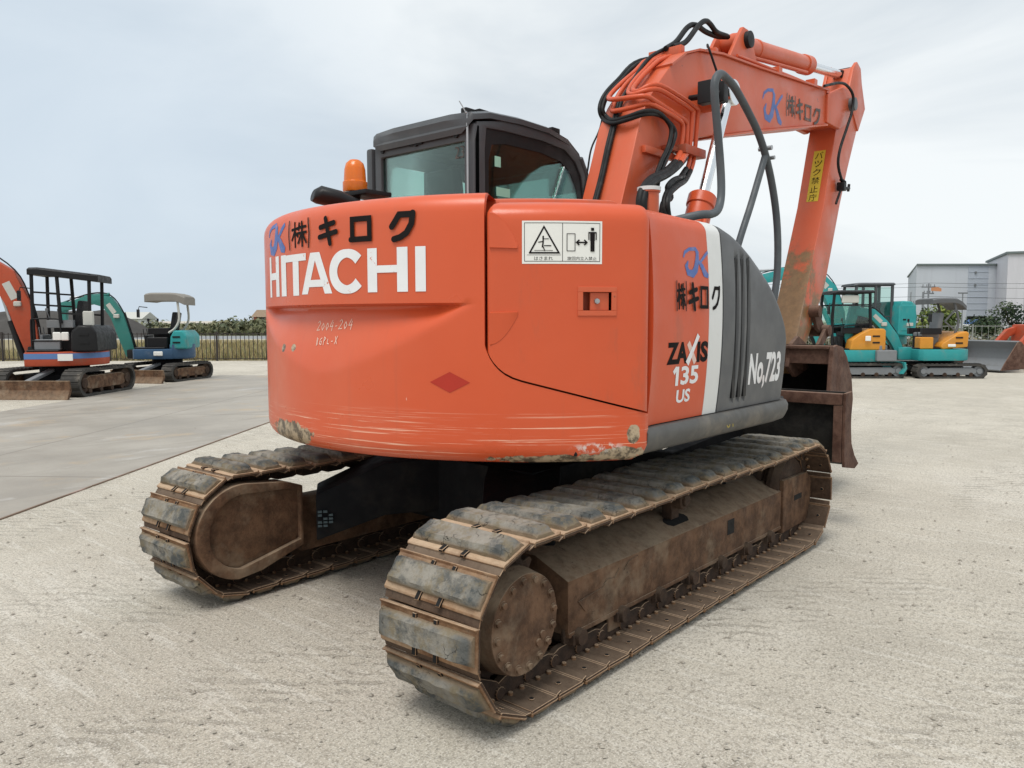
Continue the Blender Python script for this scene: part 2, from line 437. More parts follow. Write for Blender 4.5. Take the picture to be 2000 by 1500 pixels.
def amber():
    n = NT('amber_lens'); n.base((0.85, 0.20, 0.012, 1)); n.rough(.22)
    n.p.inputs['Transmission Weight'].default_value = .25
    n.bump(n.noise(30, 2), .05, .01)
    return n.m
M['amber'] = amber()
# background machine paints
M['teal'] = plain('teal_paint', (0.028, 0.290, 0.295, 1), .5, var=.18, dirt=(.17, .20, .17, 1), dirt_amt=.6)
M['teal_dk'] = plain('faded_green_paint', (0.035, 0.190, 0.165, 1), .5, var=.15, dirt=(.08, .16, .14, 1))
M['yel_or'] = plain('amber_orange_paint', (0.62, 0.26, 0.030, 1), .5, var=.18, dirt=(.30, .20, .10, 1), dirt_amt=.5)
M['blue_dk'] = plain('dark_blue_paint', (0.035, 0.085, 0.16, 1), .5, var=.2, dirt=(.2, .2, .2, 1))
M['blue_str'] = plain('blue_stripe', (0.105, 0.20, 0.42, 1), .5)
M['grey_lt'] = plain('pale_canopy', (0.50, 0.50, 0.46, 1), .6)
M['grey_mid'] = plain('mid_grey_metal', (0.20, 0.21, 0.22, 1), .6, dirt=(.1, .09, .08, 1))
M['track_rub'] = plain('dusty_rubber_belt', (0.050, 0.047, 0.043, 1), .85, var=.3, dirt=(.16, .14, .115, 1), dirt_amt=.7, dscale=4)
M['seat'] = plain('black_seat', (0.016, 0.016, 0.018, 1), .7)
M['gravel'] = gravel_ground()
M['slab'] = slab_concrete()

# ------------------------------------------------------------------ mesh helpers
class MB:
    def __init__(s):
        s.v = []; s.f = []; s.mi = []; s.cur = 0
    def add(s, vs, fs, mi=None):
        o = len(s.v)
        s.v += [tuple(v) for v in vs]
        for f in fs:
            s.f.append([i + o for i in f]); s.mi.append(s.cur if mi is None else mi)
        return s
    def box(s, c, d, rot=None, mi=None):
        hx, hy, hz = d[0] / 2, d[1] / 2, d[2] / 2
        vs = [Vector((x, y, z)) for x in (-hx, hx) for y in (-hy, hy) for z in (-hz, hz)]
        if rot is not None: vs = [rot @ v for v in vs]
        c = Vector(c)
        return s.add([v + c for v in vs], [(0, 1, 3, 2), (4, 6, 7, 5), (0, 4, 5, 1), (2, 3, 7, 6), (0, 2, 6, 4), (1, 5, 7, 3)], mi)
    def bb(s, a, b, mi=None):
        a = Vector(a); b = Vector(b)
        d = b - a
        return s.box((a + b) / 2, (abs(d.x), abs(d.y), abs(d.z)), None, mi)
    def beam(s, a, b, w, h, mi=None, upv=(0, 0, 1)):
        a = Vector(a); b = Vector(b); t = (b - a); ln = t.length; t.normalize()
        u = Vector(upv); sd = u.cross(t)
        if sd.length < 1e-4: sd = Vector((0, 1, 0)).cross(t)
        sd.normalize(); u = t.cross(sd)
        rot = Matrix((t, sd, u)).transposed()
        return s.box((a + b) / 2, (ln, w, h), rot, mi)
    def cyl(s, a, b, r0, r1=None, n=20, mi=None, caps=True):
        a = Vector(a); b = Vector(b); r1 = r0 if r1 is None else r1
        t = (b - a).normalized()
        x = t.orthogonal().normalized(); y = t.cross(x)
        vs = []
        for p, r in ((a, r0), (b, r1)):
            for k in range(n):
                q = 2 * PI * k / n
                vs.append(p + x * (r * math.cos(q)) + y * (r * math.sin(q)))
        fs = [(k, (k + 1) % n, n + (k + 1) % n, n + k) for k in range(n)]
        if caps: fs += [tuple(range(n))[::-1], tuple(range(n, 2 * n))]
        return s.add(vs, fs, mi)
    def tube(s, path, r, n=8, mi=None, smooth_n=0):
        P = [Vector(p) for p in path]
        if smooth_n: P = catmull(P, smooth_n)
        k = len(P); rings = []
        t0 = (P[1] - P[0]).normalized(); x = t0.orthogonal().normalized()
        for i in range(k):
            t = (P[min(i + 1, k - 1)] - P[max(i - 1, 0)]).normalized()
            x = (x - t * x.dot(t))
            if x.length < 1e-6: x = t.orthogonal()
            x.normalize(); y = t.cross(x)
            rings.append([P[i] + x * (r * math.cos(2 * PI * j / n)) + y * (r * math.sin(2 * PI * j / n)) for j in range(n)])
        vs = [v for rg in rings for v in rg]
        fs = []
        for i in range(k - 1):
            for j in range(n):
                fs.append((i * n + j, i * n + (j + 1) % n, (i + 1) * n + (j + 1) % n, (i + 1) * n + j))
        fs += [tuple(range(n))[::-1], tuple(range((k - 1) * n, k * n))]
        return s.add(vs, fs, mi)
    def prism(s, poly, mapf, t0, t1, mi=None):
        n = len(poly)
        vs = [mapf(p[0], p[1], t0) for p in poly] + [mapf(p[0], p[1], t1) for p in poly]
        fs = [tuple(range(n))[::-1], tuple(range(n, 2 * n))] + [(k, (k + 1) % n, n + (k + 1) % n, n + k) for k in range(n)]
        return s.add(vs, fs, mi)
    def ring(s, outer, inner, mapf, t0, t1, mi=None):
        n = len(outer)
        vs = [mapf(p[0], p[1], t) for t in (t0, t1) for q in (outer, inner) for p in q]
        fs = []
        for k in range(n):
            j = (k + 1) % n
            fs += [(k, j, n + j, n + k), (2 * n + k, 3 * n + k, 3 * n + j, 2 * n + j),
                   (k, 2 * n + k, 2 * n + j, j), (n + k, n + j, 3 * n + j, 3 * n + k)]
        return s.add(vs, fs, mi)
    def lathe(s, prof, c, axis='Z', n=24, mi=None):
        c = Vector(c); vs = []; k = len(prof)
        for r, h in prof:
            for j in range(n):
                a = 2 * PI * j / n
                p = Vector((r * math.cos(a), r * math.sin(a), h))
                if axis == 'Y': p = Vector((p.x, p.z, p.y))
                if axis == 'X': p = Vector((p.z, p.x, p.y))
                vs.append(c + p)
        fs = []
        for i in range(k - 1):
            for j in range(n):
                fs.append((i * n + j, i * n + (j + 1) % n, (i + 1) * n + (j + 1) % n, (i + 1) * n + j))
        fs += [tuple(range(n))[::-1], tuple(range((k - 1) * n, k * n))]
        return s.add(vs, fs, mi)
    def mesh(s, name, mats, bevel=0., seg=2, smooth=True, ang=32, recalc=True):
        me = bpy.data.meshes.new(name)
        bm = bmesh.new()
        bv = [bm.verts.new(v) for v in s.v]
        for f, mi in zip(s.f, s.mi):
            try:
                fc = bm.faces.new([bv[i] for i in f]); fc.material_index = mi
            except ValueError: pass
        if recalc: bmesh.ops.recalc_face_normals(bm, faces=bm.faces)
        if bevel:
            es = [e for e in bm.edges if len(e.link_faces) == 2 and e.calc_face_angle(0) > R_(28)]
            bmesh.ops.bevel(bm, geom=es, offset=bevel, segments=seg, profile=.6, affect='EDGES', clamp_overlap=True)
        bm.to_mesh(me); bm.free()
        for mt in (mats if isinstance(mats, (list, tuple)) else [mats]): me.materials.append(mt)
        if smooth:
            me.polygons.foreach_set('use_smooth', [True] * len(me.polygons))
            me.set_sharp_from_angle(angle=R_(ang))
        return me
    def build(s, name, mats, parent=None, **k):
        return link(name, s.mesh(name, mats, **k), parent)

def link(name, me, parent=None):
    o = bpy.data.objects.new(name, me)
    COL.objects.link(o)
    if parent is not None: o.parent = parent
    return o
def tag(o, label=None, cat=None, group=None, kind=None):
    if label: o['label'] = label
    if cat: o['category'] = cat
    if group: o['group'] = group
    if kind: o['kind'] = kind
    return o
def empty(name, loc=(0, 0, 0), rz=0.):
    o = bpy.data.objects.new(name, None)
    COL.objects.link(o)
    o.location = loc; o.rotation_euler = (0, 0, rz); o.empty_display_size = .3
    return o
def catmull(P, n):
    out_ = []
    Q = [P[0] * 2 - P[1]] + list(P) + [P[-1] * 2 - P[-2]]
    for i in range(1, len(Q) - 2):
        a, b, c, d = Q[i - 1], Q[i], Q[i + 1], Q[i + 2]
        for k in range(n):
            t = k / n
            out_.append(.5 * ((2 * b) + (c - a) * t + (2 * a - 5 * b + 4 * c - d) * t * t + (3 * b - a - 3 * c + d) * t ** 3))
    out_.append(P[-1])
    return out_
XZ = lambda x, z, t: Vector((x, t, z))
YZ = lambda y, z, t: Vector((t, y, z))
XY = lambda x, y, t: Vector((x, y, t))
def lerp(a, b, t): return a + (b - a) * t
def interp(x, xs, ys):
    if x <= xs[0]: return ys[0]
    for i in range(len(xs) - 1):
        if x <= xs[i + 1]:
            return lerp(ys[i], ys[i + 1], (x - xs[i]) / (xs[i + 1] - xs[i]))
    return ys[-1]
def frange(a, b, n): return [a + (b - a) * i / n for i in range(n + 1)]

def stroke_mesh(mb, strokes, mapf, off=.0008, step=.02, mi=0, caps=False):
    """strokes: (points, width or list of widths) in a 2-D plane, laid on a surface through mapf(u, v, offset)"""
    o = off
    for st in strokes:
        pts, w = st[0], st[1]
        P = [Vector((p[0], p[1], 0)) for p in pts]
        ws = w if isinstance(w, (list, tuple)) else [w] * len(P)
        Q = []; QW = []
        for i in range(len(P) - 1):
            ln = (P[i + 1] - P[i]).length; k = max(1, int(ln / step))
            for j in range(k):
                Q.append(P[i].lerp(P[i + 1], j / k)); QW.append(lerp(ws[i], ws[i + 1], j / k))
        Q.append(P[-1]); QW.append(ws[-1])
        vs = []
        for i in range(len(Q)):
            a = (Q[i] - Q[i - 1]).normalized() if i else None
            b = (Q[i + 1] - Q[i]).normalized() if i < len(Q) - 1 else None
            if a is None: a = b
            if b is None: b = a
            t = (a + b)
            t = t.normalized() if t.length > 1e-5 else b
            nrm = Vector((-t.y, t.x, 0)); k = 1 / max(.5, math.sqrt(max(0, (1 + a.dot(b)) / 2)))
            h = QW[i] / 2 * k
            vs.append(mapf(Q[i].x + nrm.x * h, Q[i].y + nrm.y * h, o))
            vs.append(mapf(Q[i].x - nrm.x * h, Q[i].y - nrm.y * h, o))
        mb.add(vs, [(2 * i, 2 * i + 1, 2 * i + 3, 2 * i + 2) for i in range(len(Q) - 1)], mi)
        o += .00012
        if caps:
            for q, w_ in ((Q[0], QW[0]), (Q[-1], QW[-1])):
                mb.add([mapf(q.x + w_ / 2 * math.cos(PI * k / 6), q.y + w_ / 2 * math.sin(PI * k / 6), o) for k in range(12)], [tuple(range(12))], mi); o += .00012
    return mb

def text_mesh(mb, s, box, mapf, off=.0008, bold=0., shear=0., cell=.06, mi=0, maprot=None):
    """letters of the built-in font fitted into box (u0, v0, u1, v1) and laid on a surface"""
    cu = bpy.data.curves.new('t', 'FONT')
    cu.body = s; cu.offset = bold; cu.shear = shear; cu.resolution_u = 3
    ob = bpy.data.objects.new('t', cu); COL.objects.link(ob)
    bpy.context.view_layer.update()
    me = bpy.data.meshes.new_from_object(ob.evaluated_get(bpy.context.evaluated_depsgraph_get()))
    bpy.data.objects.remove(ob); bpy.data.curves.remove(cu)
    bm = bmesh.new(); bm.from_mesh(me); bpy.data.meshes.remove(me)
    x0 = min(v.co.x for v in bm.verts); x1 = max(v.co.x for v in bm.verts)
    y0 = min(v.co.y for v in bm.verts); y1 = max(v.co.y for v in bm.verts)
    for v in bm.verts:
        v.co.x = lerp(box[0], box[2], (v.co.x - x0) / (x1 - x0)); v.co.y = lerp(box[1], box[3], (v.co.y - y0) / (y1 - y0)); v.co.z = 0
    u = min(box[0], box[2]) + cell
    while u < max(box[0], box[2]):
        bmesh.ops.bisect_plane(bm, geom=bm.verts[:] + bm.edges[:] + bm.faces[:], plane_co=(u, 0, 0), plane_no=(1, 0, 0)); u += cell
    bm.verts.ensure_lookup_table()
    mb.add([mapf(v.co.x, v.co.y, off) for v in bm.verts], [[v.index for v in f.verts] for f in bm.faces], mi)
    bm.free()
    return mb

# hand-painted company characters, in a unit cell (u right, v up)
def kana(ch, u0, v0, u1, v1, w):
    T = lambda p: (lerp(u0, u1, p[0]), lerp(v0, v1, p[1]))
    G = {
        'キ': [[(.12, .66), (.86, .80)], [(.06, .28), (.97, .44)], [(.42, 1.), (.52, .5), (.64, 0)]],
        'ロ': [[(.08, .06), (.08, .94), (.92, .94), (.92, .06), (0, .06)]],
        'ク': [[(.05, .52), (.20, .72), (.36, .95), (.92, .95)], [(.92, .99), (.86, .60), (.66, .28), (.40, .12), (.14, .06)]],
        '株': [[(.02, .72), (.46, .76)], [(.24, 1.), (.24, 0)], [(.24, .68), (.02, .3)], [(.25, .62), (.44, .42)],
              [(.56, .95), (.50, .70)], [(.52, .78), (.98, .80)], [(.46, .54), (1., .56)], [(.74, 1.), (.74, 0)],
              [(.73, .54), (.48, .14)], [(.75, .54), (1., .14)]],
        'paren': [[(-.14, 1.02), (-.20, .5), (-.14, -.02)], [(1.14, 1.02), (1.20, .5), (1.14, -.02)]],
    }[ch]
    return [([T(p) for p in st], w) for st in G]
def mark_JK(u0, v0, u1, v1, k=1.):
    """the flowing blue company monogram"""
    T = lambda p: (lerp(u0, u1, p[0]), lerp(v0, v1, p[1]))
    W_ = (u1 - u0) * k
    big = [(.02, .62), (.08, .80), (.26, .93), (.50, .97), (.57, .84), (.55, .55), (.48, .25), (.36, .08), (.18, .12), (.12, .34), (.20, .52)]
    return [([T(p) for p in big], [W_ * q for q in (.04, .06, .06, .07, .11, .15, .16, .14, .12, .10, .03)]),
            ([T(p) for p in [(1.0, .92), (.86, .76), (.70, .55), (.62, .50)]], [W_ * q for q in (.06, .07, .06, .04)]),
            ([T(p) for p in [(.62, .54), (.74, .36), (.84, .14), (.98, .04)]], [W_ * q for q in (.06, .12, .15, .08)])]

# ------------------------------------------------------------------ ground
gb = MB()
Nn = 40
gb.add([(-1600, -1600, 0), (1800, -1600, 0), (1800, 1800, 0), (-1600, 1800, 0)], [(0, 1, 2, 3)])
ground = tag(gb.build('ground', M['gravel'], smooth=False), kind='structure')
sa = Vector((4.51, 3.47, 0)).normalized(); sn = Vector((-sa.y, sa.x, 0))
p0 = Vector((-1.73, 3.75, 0)); wid = 4.95
sb = MB()
a_, b_ = p0 - sa * 14, p0 + sa * 15.5
sb.prism([(a_.x, a_.y), (b_.x, b_.y), (b_.x + sn.x * wid, b_.y + sn.y * wid), (a_.x + sn.x * wid, a_.y + sn.y * wid)], XY, -.05, .006)
tag(sb.build('concrete_slab', M['slab'], smooth=False), kind='structure')
# steel edge strip of the slab
eb = MB()
for k in range(10):
    q0, q1 = p0 + sa * (-8 + 2.3 * k), p0 + sa * (-8 + 2.3 * k + 2.28)
    eb.beam(q0 - sn * .012 + Vector((0, 0, .003)), q1 - sn * .012 + Vector((0, 0, .003)), .02, .016)
tag(eb.build('slab_edge_strip', plain('worn_edge_steel', (.20, .14, .10, 1), .7, var=.5, nscale=2, dirt=(.55, .4, .36, 1), dirt_amt=.8, dscale=1.3), smooth=False), kind='structure')
# loose stones near the camera
stn = MB()
for k in range(5200):
    dep = 1.6 + 13 * random.random() ** 1.7; lat = (random.random() - .5) * 2 * (.75 * dep + .5)
    p = yard(lat, dep)
    q = (p - p0); inside = 0 < q.dot(sn) < wid
    if inside and random.random() < .9: continue
    r = random.choice([.003, .004, .004, .005, .006, .007, .012])
    a = random.random() * 6; rz = Matrix.Rotation(a, 3, 'Z')
    vs = [rz @ Vector((x * r * random.uniform(.7, 1.5), y * r * random.uniform(.7, 1.2), z * r * random.uniform(.5, .9))) + Vector((p.x, p.y, .012 if inside else .004)) for x, y, z in ((1, 0, 0), (-1, 0, 0), (0, 1, 0), (0, -1, 0), (0, 0, 1), (0, 0, -1))]
    stn.add(vs, [(0, 2, 4), (2, 1, 4), (1, 3, 4), (3, 0, 4)])
stone_m = plain('loose_stone', (0.36, 0.33, 0.28, 1), .9, var=.5, nscale=4)
tag(stn.build('loose_gravel', stone_m, smooth=False), 'small loose stones scattered over the pale gravel yard', 'gravel', kind='stuff')

# ================================================================== the excavator
EX = tag(empty('excavator'), 'large orange crawler excavator with dark cab and rusty tracks, filling the foreground', 'excavator')
CR = 1.487

def az_disp(az, z):
    """shallow smile-shaped hollow under the big lettering"""
    a = abs(az - 180) / 31.0
    if a >= 1: return 0.
    top = 1.575 - .0 * a
    low = 1.575 - .315 * (1 - a ** 1.5)
    if z >= top or z <= low: return 0.
    t = (z - low) / (top - low)
    edge = min(1, (1 - a) * 5)
    return -.074 * t ** 1.25 * edge * min(1, (top - z) / .012)
def prof_in(z, zb=.90, zt=2.035, rb=.075, rtp=.085):
    if z < zb + rb: h = (zb + rb - z) / rb; return -rb * .8 * (1 - math.sqrt(max(0, 1 - h * h)))
    if z > zt - rtp: h = (z - zt + rtp) / rtp; return -rtp * (1 - math.sqrt(max(0, 1 - h * h)))
    return 0.
def cwmap(az, z, off=0., zt=2.035):
    r = CR + prof_in(z, zt=zt) + az_disp(az, z) + off
    return Vector((r * math.cos(R_(az)), r * math.sin(R_(az)), z))
def cyl_u(u, v, off): return cwmap(u, v, off)          # u in degrees

# --- counterweight: main arc, plus the strip that sweeps under the engine door
mb = MB()
zs = [.90, .903, .912, .926, .945, .975] + frange(1.0, 1.24, 6) + frange(1.26, 1.545, 18) + [1.556, 1.564, 1.570, 1.5755] + frange(1.60, 1.95, 7) + [1.97, 1.99, 2.005, 2.018, 2.028, 2.035]
azs = frange(119, 149, 12) + frange(150, 212, 62)[0:] + [212.6, 213.0]
def grid(us, vs, f, mb, mi=0):
    idx = [f(u, v) for u in us for v in vs]
    n = len(vs)
    mb.add(idx, [(i * n + j, (i + 1) * n + j, (i + 1) * n + j + 1, i * n + j + 1) for i in range(len(us) - 1) for j in range(n - 1)], mi)
grid(azs, zs, lambda u, v: cwmap(u, v), mb)
# rim folding inwards at the door seam
seam = [cwmap(213.0, z) for z in zs if z > 1.36]
mb.add(seam + [p * 1 - Vector((p.x, p.y, 0)).normalized() * .05 for p in seam],
       [(i, i + 1, len(seam) + i + 1, len(seam) + i) for i in range(len(seam) - 1)])
dz_az = [213.0, 213.15, 213.4, 213.8, 214.5, 215.3, 216.3, 217.4, 219, 221, 223.5, 226, 229, 232, 235, 238, 239.8, 240.6, 241.2]
def door_low(a): return interp(a, [213.0, 213.15, 213.4, 213.8, 214.5, 215.3, 216.3, 217.4, 219, 225.6, 234.1, 241.2], [1.40, 1.385, 1.368, 1.345, 1.318, 1.295, 1.275, 1.260, 1.246, 1.202, 1.144, 1.097])
low_ts = [0, .008, .03, .07, .12, .2, .32, .46, .6, .75, .88, 1.]
def lowmap(a, t, off=0.):
    z = lerp(.90, door_low(a), t)
    e = max(0, (a - 238.4) / 2.8); cut = .055 * e * e       # rounded rear corner
    p = cwmap(a, z, off - cut * .8)
    if e: p.z = max(p.z, .90 + .11 * e * e * (1 - t))
    return p
grid(dz_az, low_ts, lambda u, v: lowmap(u, v), mb)
edge = [lowmap(a, 1.) for a in dz_az]
mb.add(edge + [p - Vector((p.x, p.y, 0)).normalized() * .05 - Vector((0, 0, .004)) for p in edge], [(i, i + 1, len(edge) + i + 1, len(edge) + i) for i in range(len(edge) - 1)])
endc = [lowmap(241.2, t) for t in low_ts]
mb.add(endc + [p + Vector((.0, .35, 0)) for p in endc], [(i, i + 1, len(endc) + i + 1, len(endc) + i) for i in range(len(endc) - 1)])
# underside and inner top rim
und = [cwmap(a, .90) for a in frange(119, 213, 60)] + [lowmap(a, 0) for a in dz_az[1:]]
mb.add(und + [Vector((p.x * .45, p.y * .45, .905)) for p in und], [(i, i + 1, len(und) + i + 1, len(und) + i) for i in range(len(und) - 1)])
topr = [cwmap(a, 2.035) for a in frange(119, 213, 60)]
mb.add(topr + [Vector((p.x * .80, p.y * .80, 2.04)) for p in topr], [(i, i + 1, len(topr) + i + 1, len(topr) + i) for i in range(len(topr) - 1)])
CW = mb.build('counterweight', M['cw'], EX, ang=40)

def azpx(px, tab=((527, 158.5), (545, 164.6), (552, 167.2), (560, 169.2), (578, 172.9), (598, 176.6), (625, 180.9), (650, 184.1), (680, 187.8), (711, 191.4), (737, 194.2), (773, 197.9), (808, 201.2), (832, 203.2), (860, 205.6))):
    return interp(px, [t[0] for t in tab], [t[1] for t in tab])
DEG = 180 / PI / CR
def deg_map(u, v, off): return cwmap(u * DEG, v, off)      # u in metres along the arc
Uz = lambda px: azpx(px) / DEG
lt = MB()
zb_, zt_ = 1.624, 1.812
def letters(mb, sw, sh):
    st = []
    def vbar(px0, px1, a=zb_, b=zt_): u0, u1 = Uz(px0), Uz(px1); st.append(([((u0 + u1) / 2, a), ((u0 + u1) / 2, b)], u1 - u0))
    def hbar(px0, px1, z, h=sh): st.append(([(Uz(px0), z), (Uz(px1), z)], h))
    vbar(526.5, 531.5, 1.620, 1.822); vbar(541, 546.5, 1.620, 1.818); hbar(531, 541.5, 1.722, .034)
    vbar(550, 558.5, 1.620, 1.817)
    vbar(572.5, 584, 1.620, 1.80); hbar(558.5, 598, 1.797, .033)
    ax, al, ar = (Uz(609.5) + Uz(619)) / 2 + .004, Uz(590) + .022, Uz(648) - .022
    
    for f0, sgn in ((al, 1), (ar, -1)):
        rows_ = []
        for t in frange(0, 1, 8):
            z = lerp(zb_, zt_, t); c = lerp(f0, ax - sgn * .010, t); rows_ += [deg_map(c - .0255, z, .0011), deg_map(c + .0255, z, .0011)]
        mb.add(rows_, [(2 * i, 2 * i + 1, 2 * i + 3, 2 * i + 2) for i in range(8)])
    hbar(603, 633, 1.672, .032)
    uc = (Uz(645) + Uz(716)) / 2; ru = (Uz(716) - Uz(645)) / 2 - .024; zc = (zb_ + zt_) / 2; rz = (zt_ - zb_) / 2 - .015
    pts = []; wds = []
    for k in range(33):
        a = R_(38 + 284 * k / 32)
        pts.append((uc + ru * math.cos(a), zc + rz * math.sin(a))); wds.append(lerp(.036, .052, abs(math.cos(a))))
    st.append((pts, wds))
    vbar(719, 737); vbar(775, 796); hbar(735, 777, 1.722, .031)
    vbar(811, 833)
    stroke_mesh(mb, st, deg_map, .0012, .02)
letters(lt, .048, .034)
lt.build('lettering', M['decal_white'], CW, smooth=False)
kb = MB()
st = []
st += kana('株', Uz(572), 1.848, Uz(600), 1.958, .013) + kana('paren', Uz(572), 1.840, Uz(600), 1.968, .008)
st += kana('キ', Uz(624), 1.845, Uz(662), 1.958, .023)
st += kana('ロ', Uz(689), 1.848, Uz(728), 1.946, .024)
st += kana('ク', Uz(765), 1.838, Uz(812), 1.952, .027)
stroke_mesh(kb, st, deg_map, .0012, .02, caps=True)
kb.build('company_name', M['decal_black'], CW, smooth=False)
jk = MB(); stroke_mesh(jk, mark_JK(Uz(527), 1.835, Uz(558), 1.975, 1.25), deg_map, .0012, .02)
jk.build('company_mark', M['decal_blue'], CW, smooth=False)
dm = MB()
u0, u1, z0_, z1_ = 203.8 / DEG, 210.6 / DEG, 1.199, 1.287
ring_ = []
for t in frange(0, 1, 8):
    h = (1 - abs(2 * t - 1)) * (z1_ - z0_) / 2 + 1e-4; u = lerp(u0, u1, t)
    ring_ += [deg_map(u, 1.243 - h, .0015), deg_map(u, 1.243 + h, .0015)]
dm.add(ring_, [(2 * i, 2 * i + 2, 2 * i + 3, 2 * i + 1) for i in range(8)])
dm.build('reflector', M['decal_red'], CW, smooth=False)
ch = MB()
def scrawl(px0, px1, z0, z1, glyphs):
    o = []; n = len(glyphs); w = (Uz(px1) - Uz(px0)) / n
    for i, g in enumerate(glyphs):
        for pl in g: o.append(([(Uz(px0) + w * (i + .1 + .78 * p[0]) , z0 + (z1 - z0) * p[1] + .012 * i / n) for p in pl], .0036))
    return o
D2 = [[(0, .8), (.4, 1), (.8, .75), (.3, .3), (0, .05), (.9, .1)]]
D4 = [[(.5, 1), (0, .35), (.9, .4)], [(.7, .8), (.65, -.1)]]
D0 = [[(.4, .75), (.05, .4), (.4, .05), (.8, .4), (.4, .75)]]
Dt = [[(.3, 1.1), (.3, .1), (.7, 0)], [(0, .6), (.7, .7)]]
Dh = [[(.2, .35), (.75, .4)]]
D1 = [[(.3, 1), (.4, 0)], [(.6, .9), (.65, .1)]]
DG = [[(.8, .9), (.2, .7), (.1, .2), (.7, .1), (.7, .5), (.4, .45)]]
DP = [[(.2, 0), (.25, .95), (.8, .8), (.3, .5)]]
DL = [[(.2, .7), (.25, .15), (.8, .1)]]
DX = [[(.1, .9), (.8, 0)], [(.8, .95), (.1, 0)]]
stroke_mesh(ch, scrawl(601, 676, 1.455, 1.500, [D2, D0, D0, D4, Dh, D2, D0, D4]) + scrawl(604, 650, 1.386, 1.425, [D1, DG, DP, DL, Dh, DX]), deg_map, .0012, .01)
ch.build('chalk_writing', M['chalk'], CW, smooth=False)

# --- engine door
mb = MB()
D_TOP = 1.995
us = [213.45, 213.6, 213.9, 214.4, 215.2, 216.2, 217.6, 219, 221, 223, 225, 227, 228.7, 230, 231.5, 233.4, 235, 236.5, 238, 239, 239.6, 240.0, 240.3]
def door_map(a, t, off=0.):
    # t 0..1 up the door; the top edge rolls inwards, corners rounded
    lo = door_low(a) + .008
    cor = max(0, (215.3 - a) / 1.9); hi = D_TOP - .045 * cor * cor * 1.2
    z = lerp(lo, hi, t)
    e = max(0, (a - 238.8) / 2.2); r = CR + .004 - .045 * e * e + off
    e2 = max(0, (214.4 - a) / .95); r -= .012 * e2 * e2
    rt_ = .085; h = (z - (D_TOP - rt_)) / rt_
    if h > 0: r -= rt_ * 1.25 * (1 - math.sqrt(max(0, 1 - min(1, h) ** 2)))
    return Vector((r * math.cos(R_(a)), r * math.sin(R_(a)), z))
HZ0, HZ1 = 1.542, 1.618
def door_t(a, z): 
    lo = door_low(a) + .008; cor = max(0, (215.3 - a) / 1.9); hi = D_TOP - .045 * cor * cor * 1.2
    return (z - lo) / (hi - lo)
zrow = [None] * 5 + [HZ0, 1.58, HZ1, 1.68, 1.75, 1.82, 1.88, 1.910, 1.93, 1.945, 1.958, 1.969, 1.978, 1.985, 1.990, 1.9935, 1.995]
def door_row(a, j):
    if j <= 5: return lerp(0, door_t(a, HZ0), j / 5)
    return min(1, door_t(a, zrow[j])) if a > 215.3 else lerp(door_t(a, HZ0), 1, (zrow[j] - HZ0) / (1.995 - HZ0))
nj = len(zrow)
vs = [door_map(a, door_row(a, j)) for a in us for j in range(nj)]
fs = []
for i in range(len(us) - 1):
    for j in range(nj - 1):
        if 12 <= i < 15 and 5 <= j < 7: continue
        fs.append((i * nj + j, (i + 1) * nj + j, (i + 1) * nj + j + 1, i * nj + j + 1))
mb.add(vs, fs)
def rim(pts, d=.05):
    mb.add(pts + [p - Vector((p.x, p.y, 0)).normalized() * d for p in pts], [(i, i + 1, len(pts) + i + 1, len(pts) + i) for i in range(len(pts) - 1)])
rim([vs[j] for j in range(nj)]); rim([vs[i * nj] for i in range(len(us))]); rim([vs[(len(us) - 1) * nj + j] for j in range(nj)])
rim([vs[i * nj + nj - 1] for i in range(len(us))], .25)
DOOR = mb.build('engine_door', M['orange'], EX, ang=40)
def dmap(u, v, off): 
    r = CR + .004 + off; a = u * DEG
    return Vector((r * math.cos(R_(a)), r * math.sin(R_(a)), v))
# latch pocket
lb = MB()
ua, ub = 228.7 / DEG, 233.4 / DEG
def shell(mb, u0, u1, z0, z1, o0, o1, n=3, mi=0):
    us_ = frange(u0, u1, n)
    P = [[dmap(u, z, o) for u in us_] for z, o in ((z0, o0), (z1, o0), (z1, o1), (z0, o1))]
    vs = [p for row in P for p in row]; k = n + 1; fs = []
    for r in range(4):
        for i in range(n): fs.append((r * k + i, r * k + i + 1, ((r + 1) % 4) * k + i + 1, ((r + 1) % 4) * k + i))
    fs += [(0, k, 2 * k, 3 * k), (n, k + n, 2 * k + n, 3 * k + n)]
    mb.add(vs, fs, mi)
# raised frame
shell(lb, ua - .022, ub + .022, HZ1, HZ1 + .022, -.004, .005)
shell(lb, ua - .022, ub + .022, HZ0 - .022, HZ0, -.004, .005)
shell(lb, ua - .022, ua, HZ0, HZ1, -.004, .005)
shell(lb, ub, ub + .022, HZ0, HZ1, -.004, .005)
# pocket walls
shell(lb, ua, ub, HZ0 - .004, HZ0 - .001, -.05, -.002, mi=1); shell(lb, ua, ub, HZ1 + .001, HZ1 + .004, -.05, -.002, mi=1)
shell(lb, ua, ub, HZ0, HZ1, -.055, -.050, mi=1)
shell(lb, lerp(ua, ub, .27), lerp(ua, ub, .94), HZ0 + .001, HZ1 - .001, -.030, -.010)
HND = lb.build('latch', [M['orange_dusty'], M['orange_red']], DOOR, bevel=.002, seg=1)
kb = MB(); c0 = dmap(lerp(ua, ub, .50), 1.581, -.012); nrm = Vector((c0.x, c0.y, 0)).normalized()
kb.cyl(c0, c0 + nrm * .014, .0125, .0105, 20); kb.cyl(c0 + nrm * .0141, c0 + nrm * .016, .006, .006, 12)
kb.build('key_lock', M['steel'], DOOR)
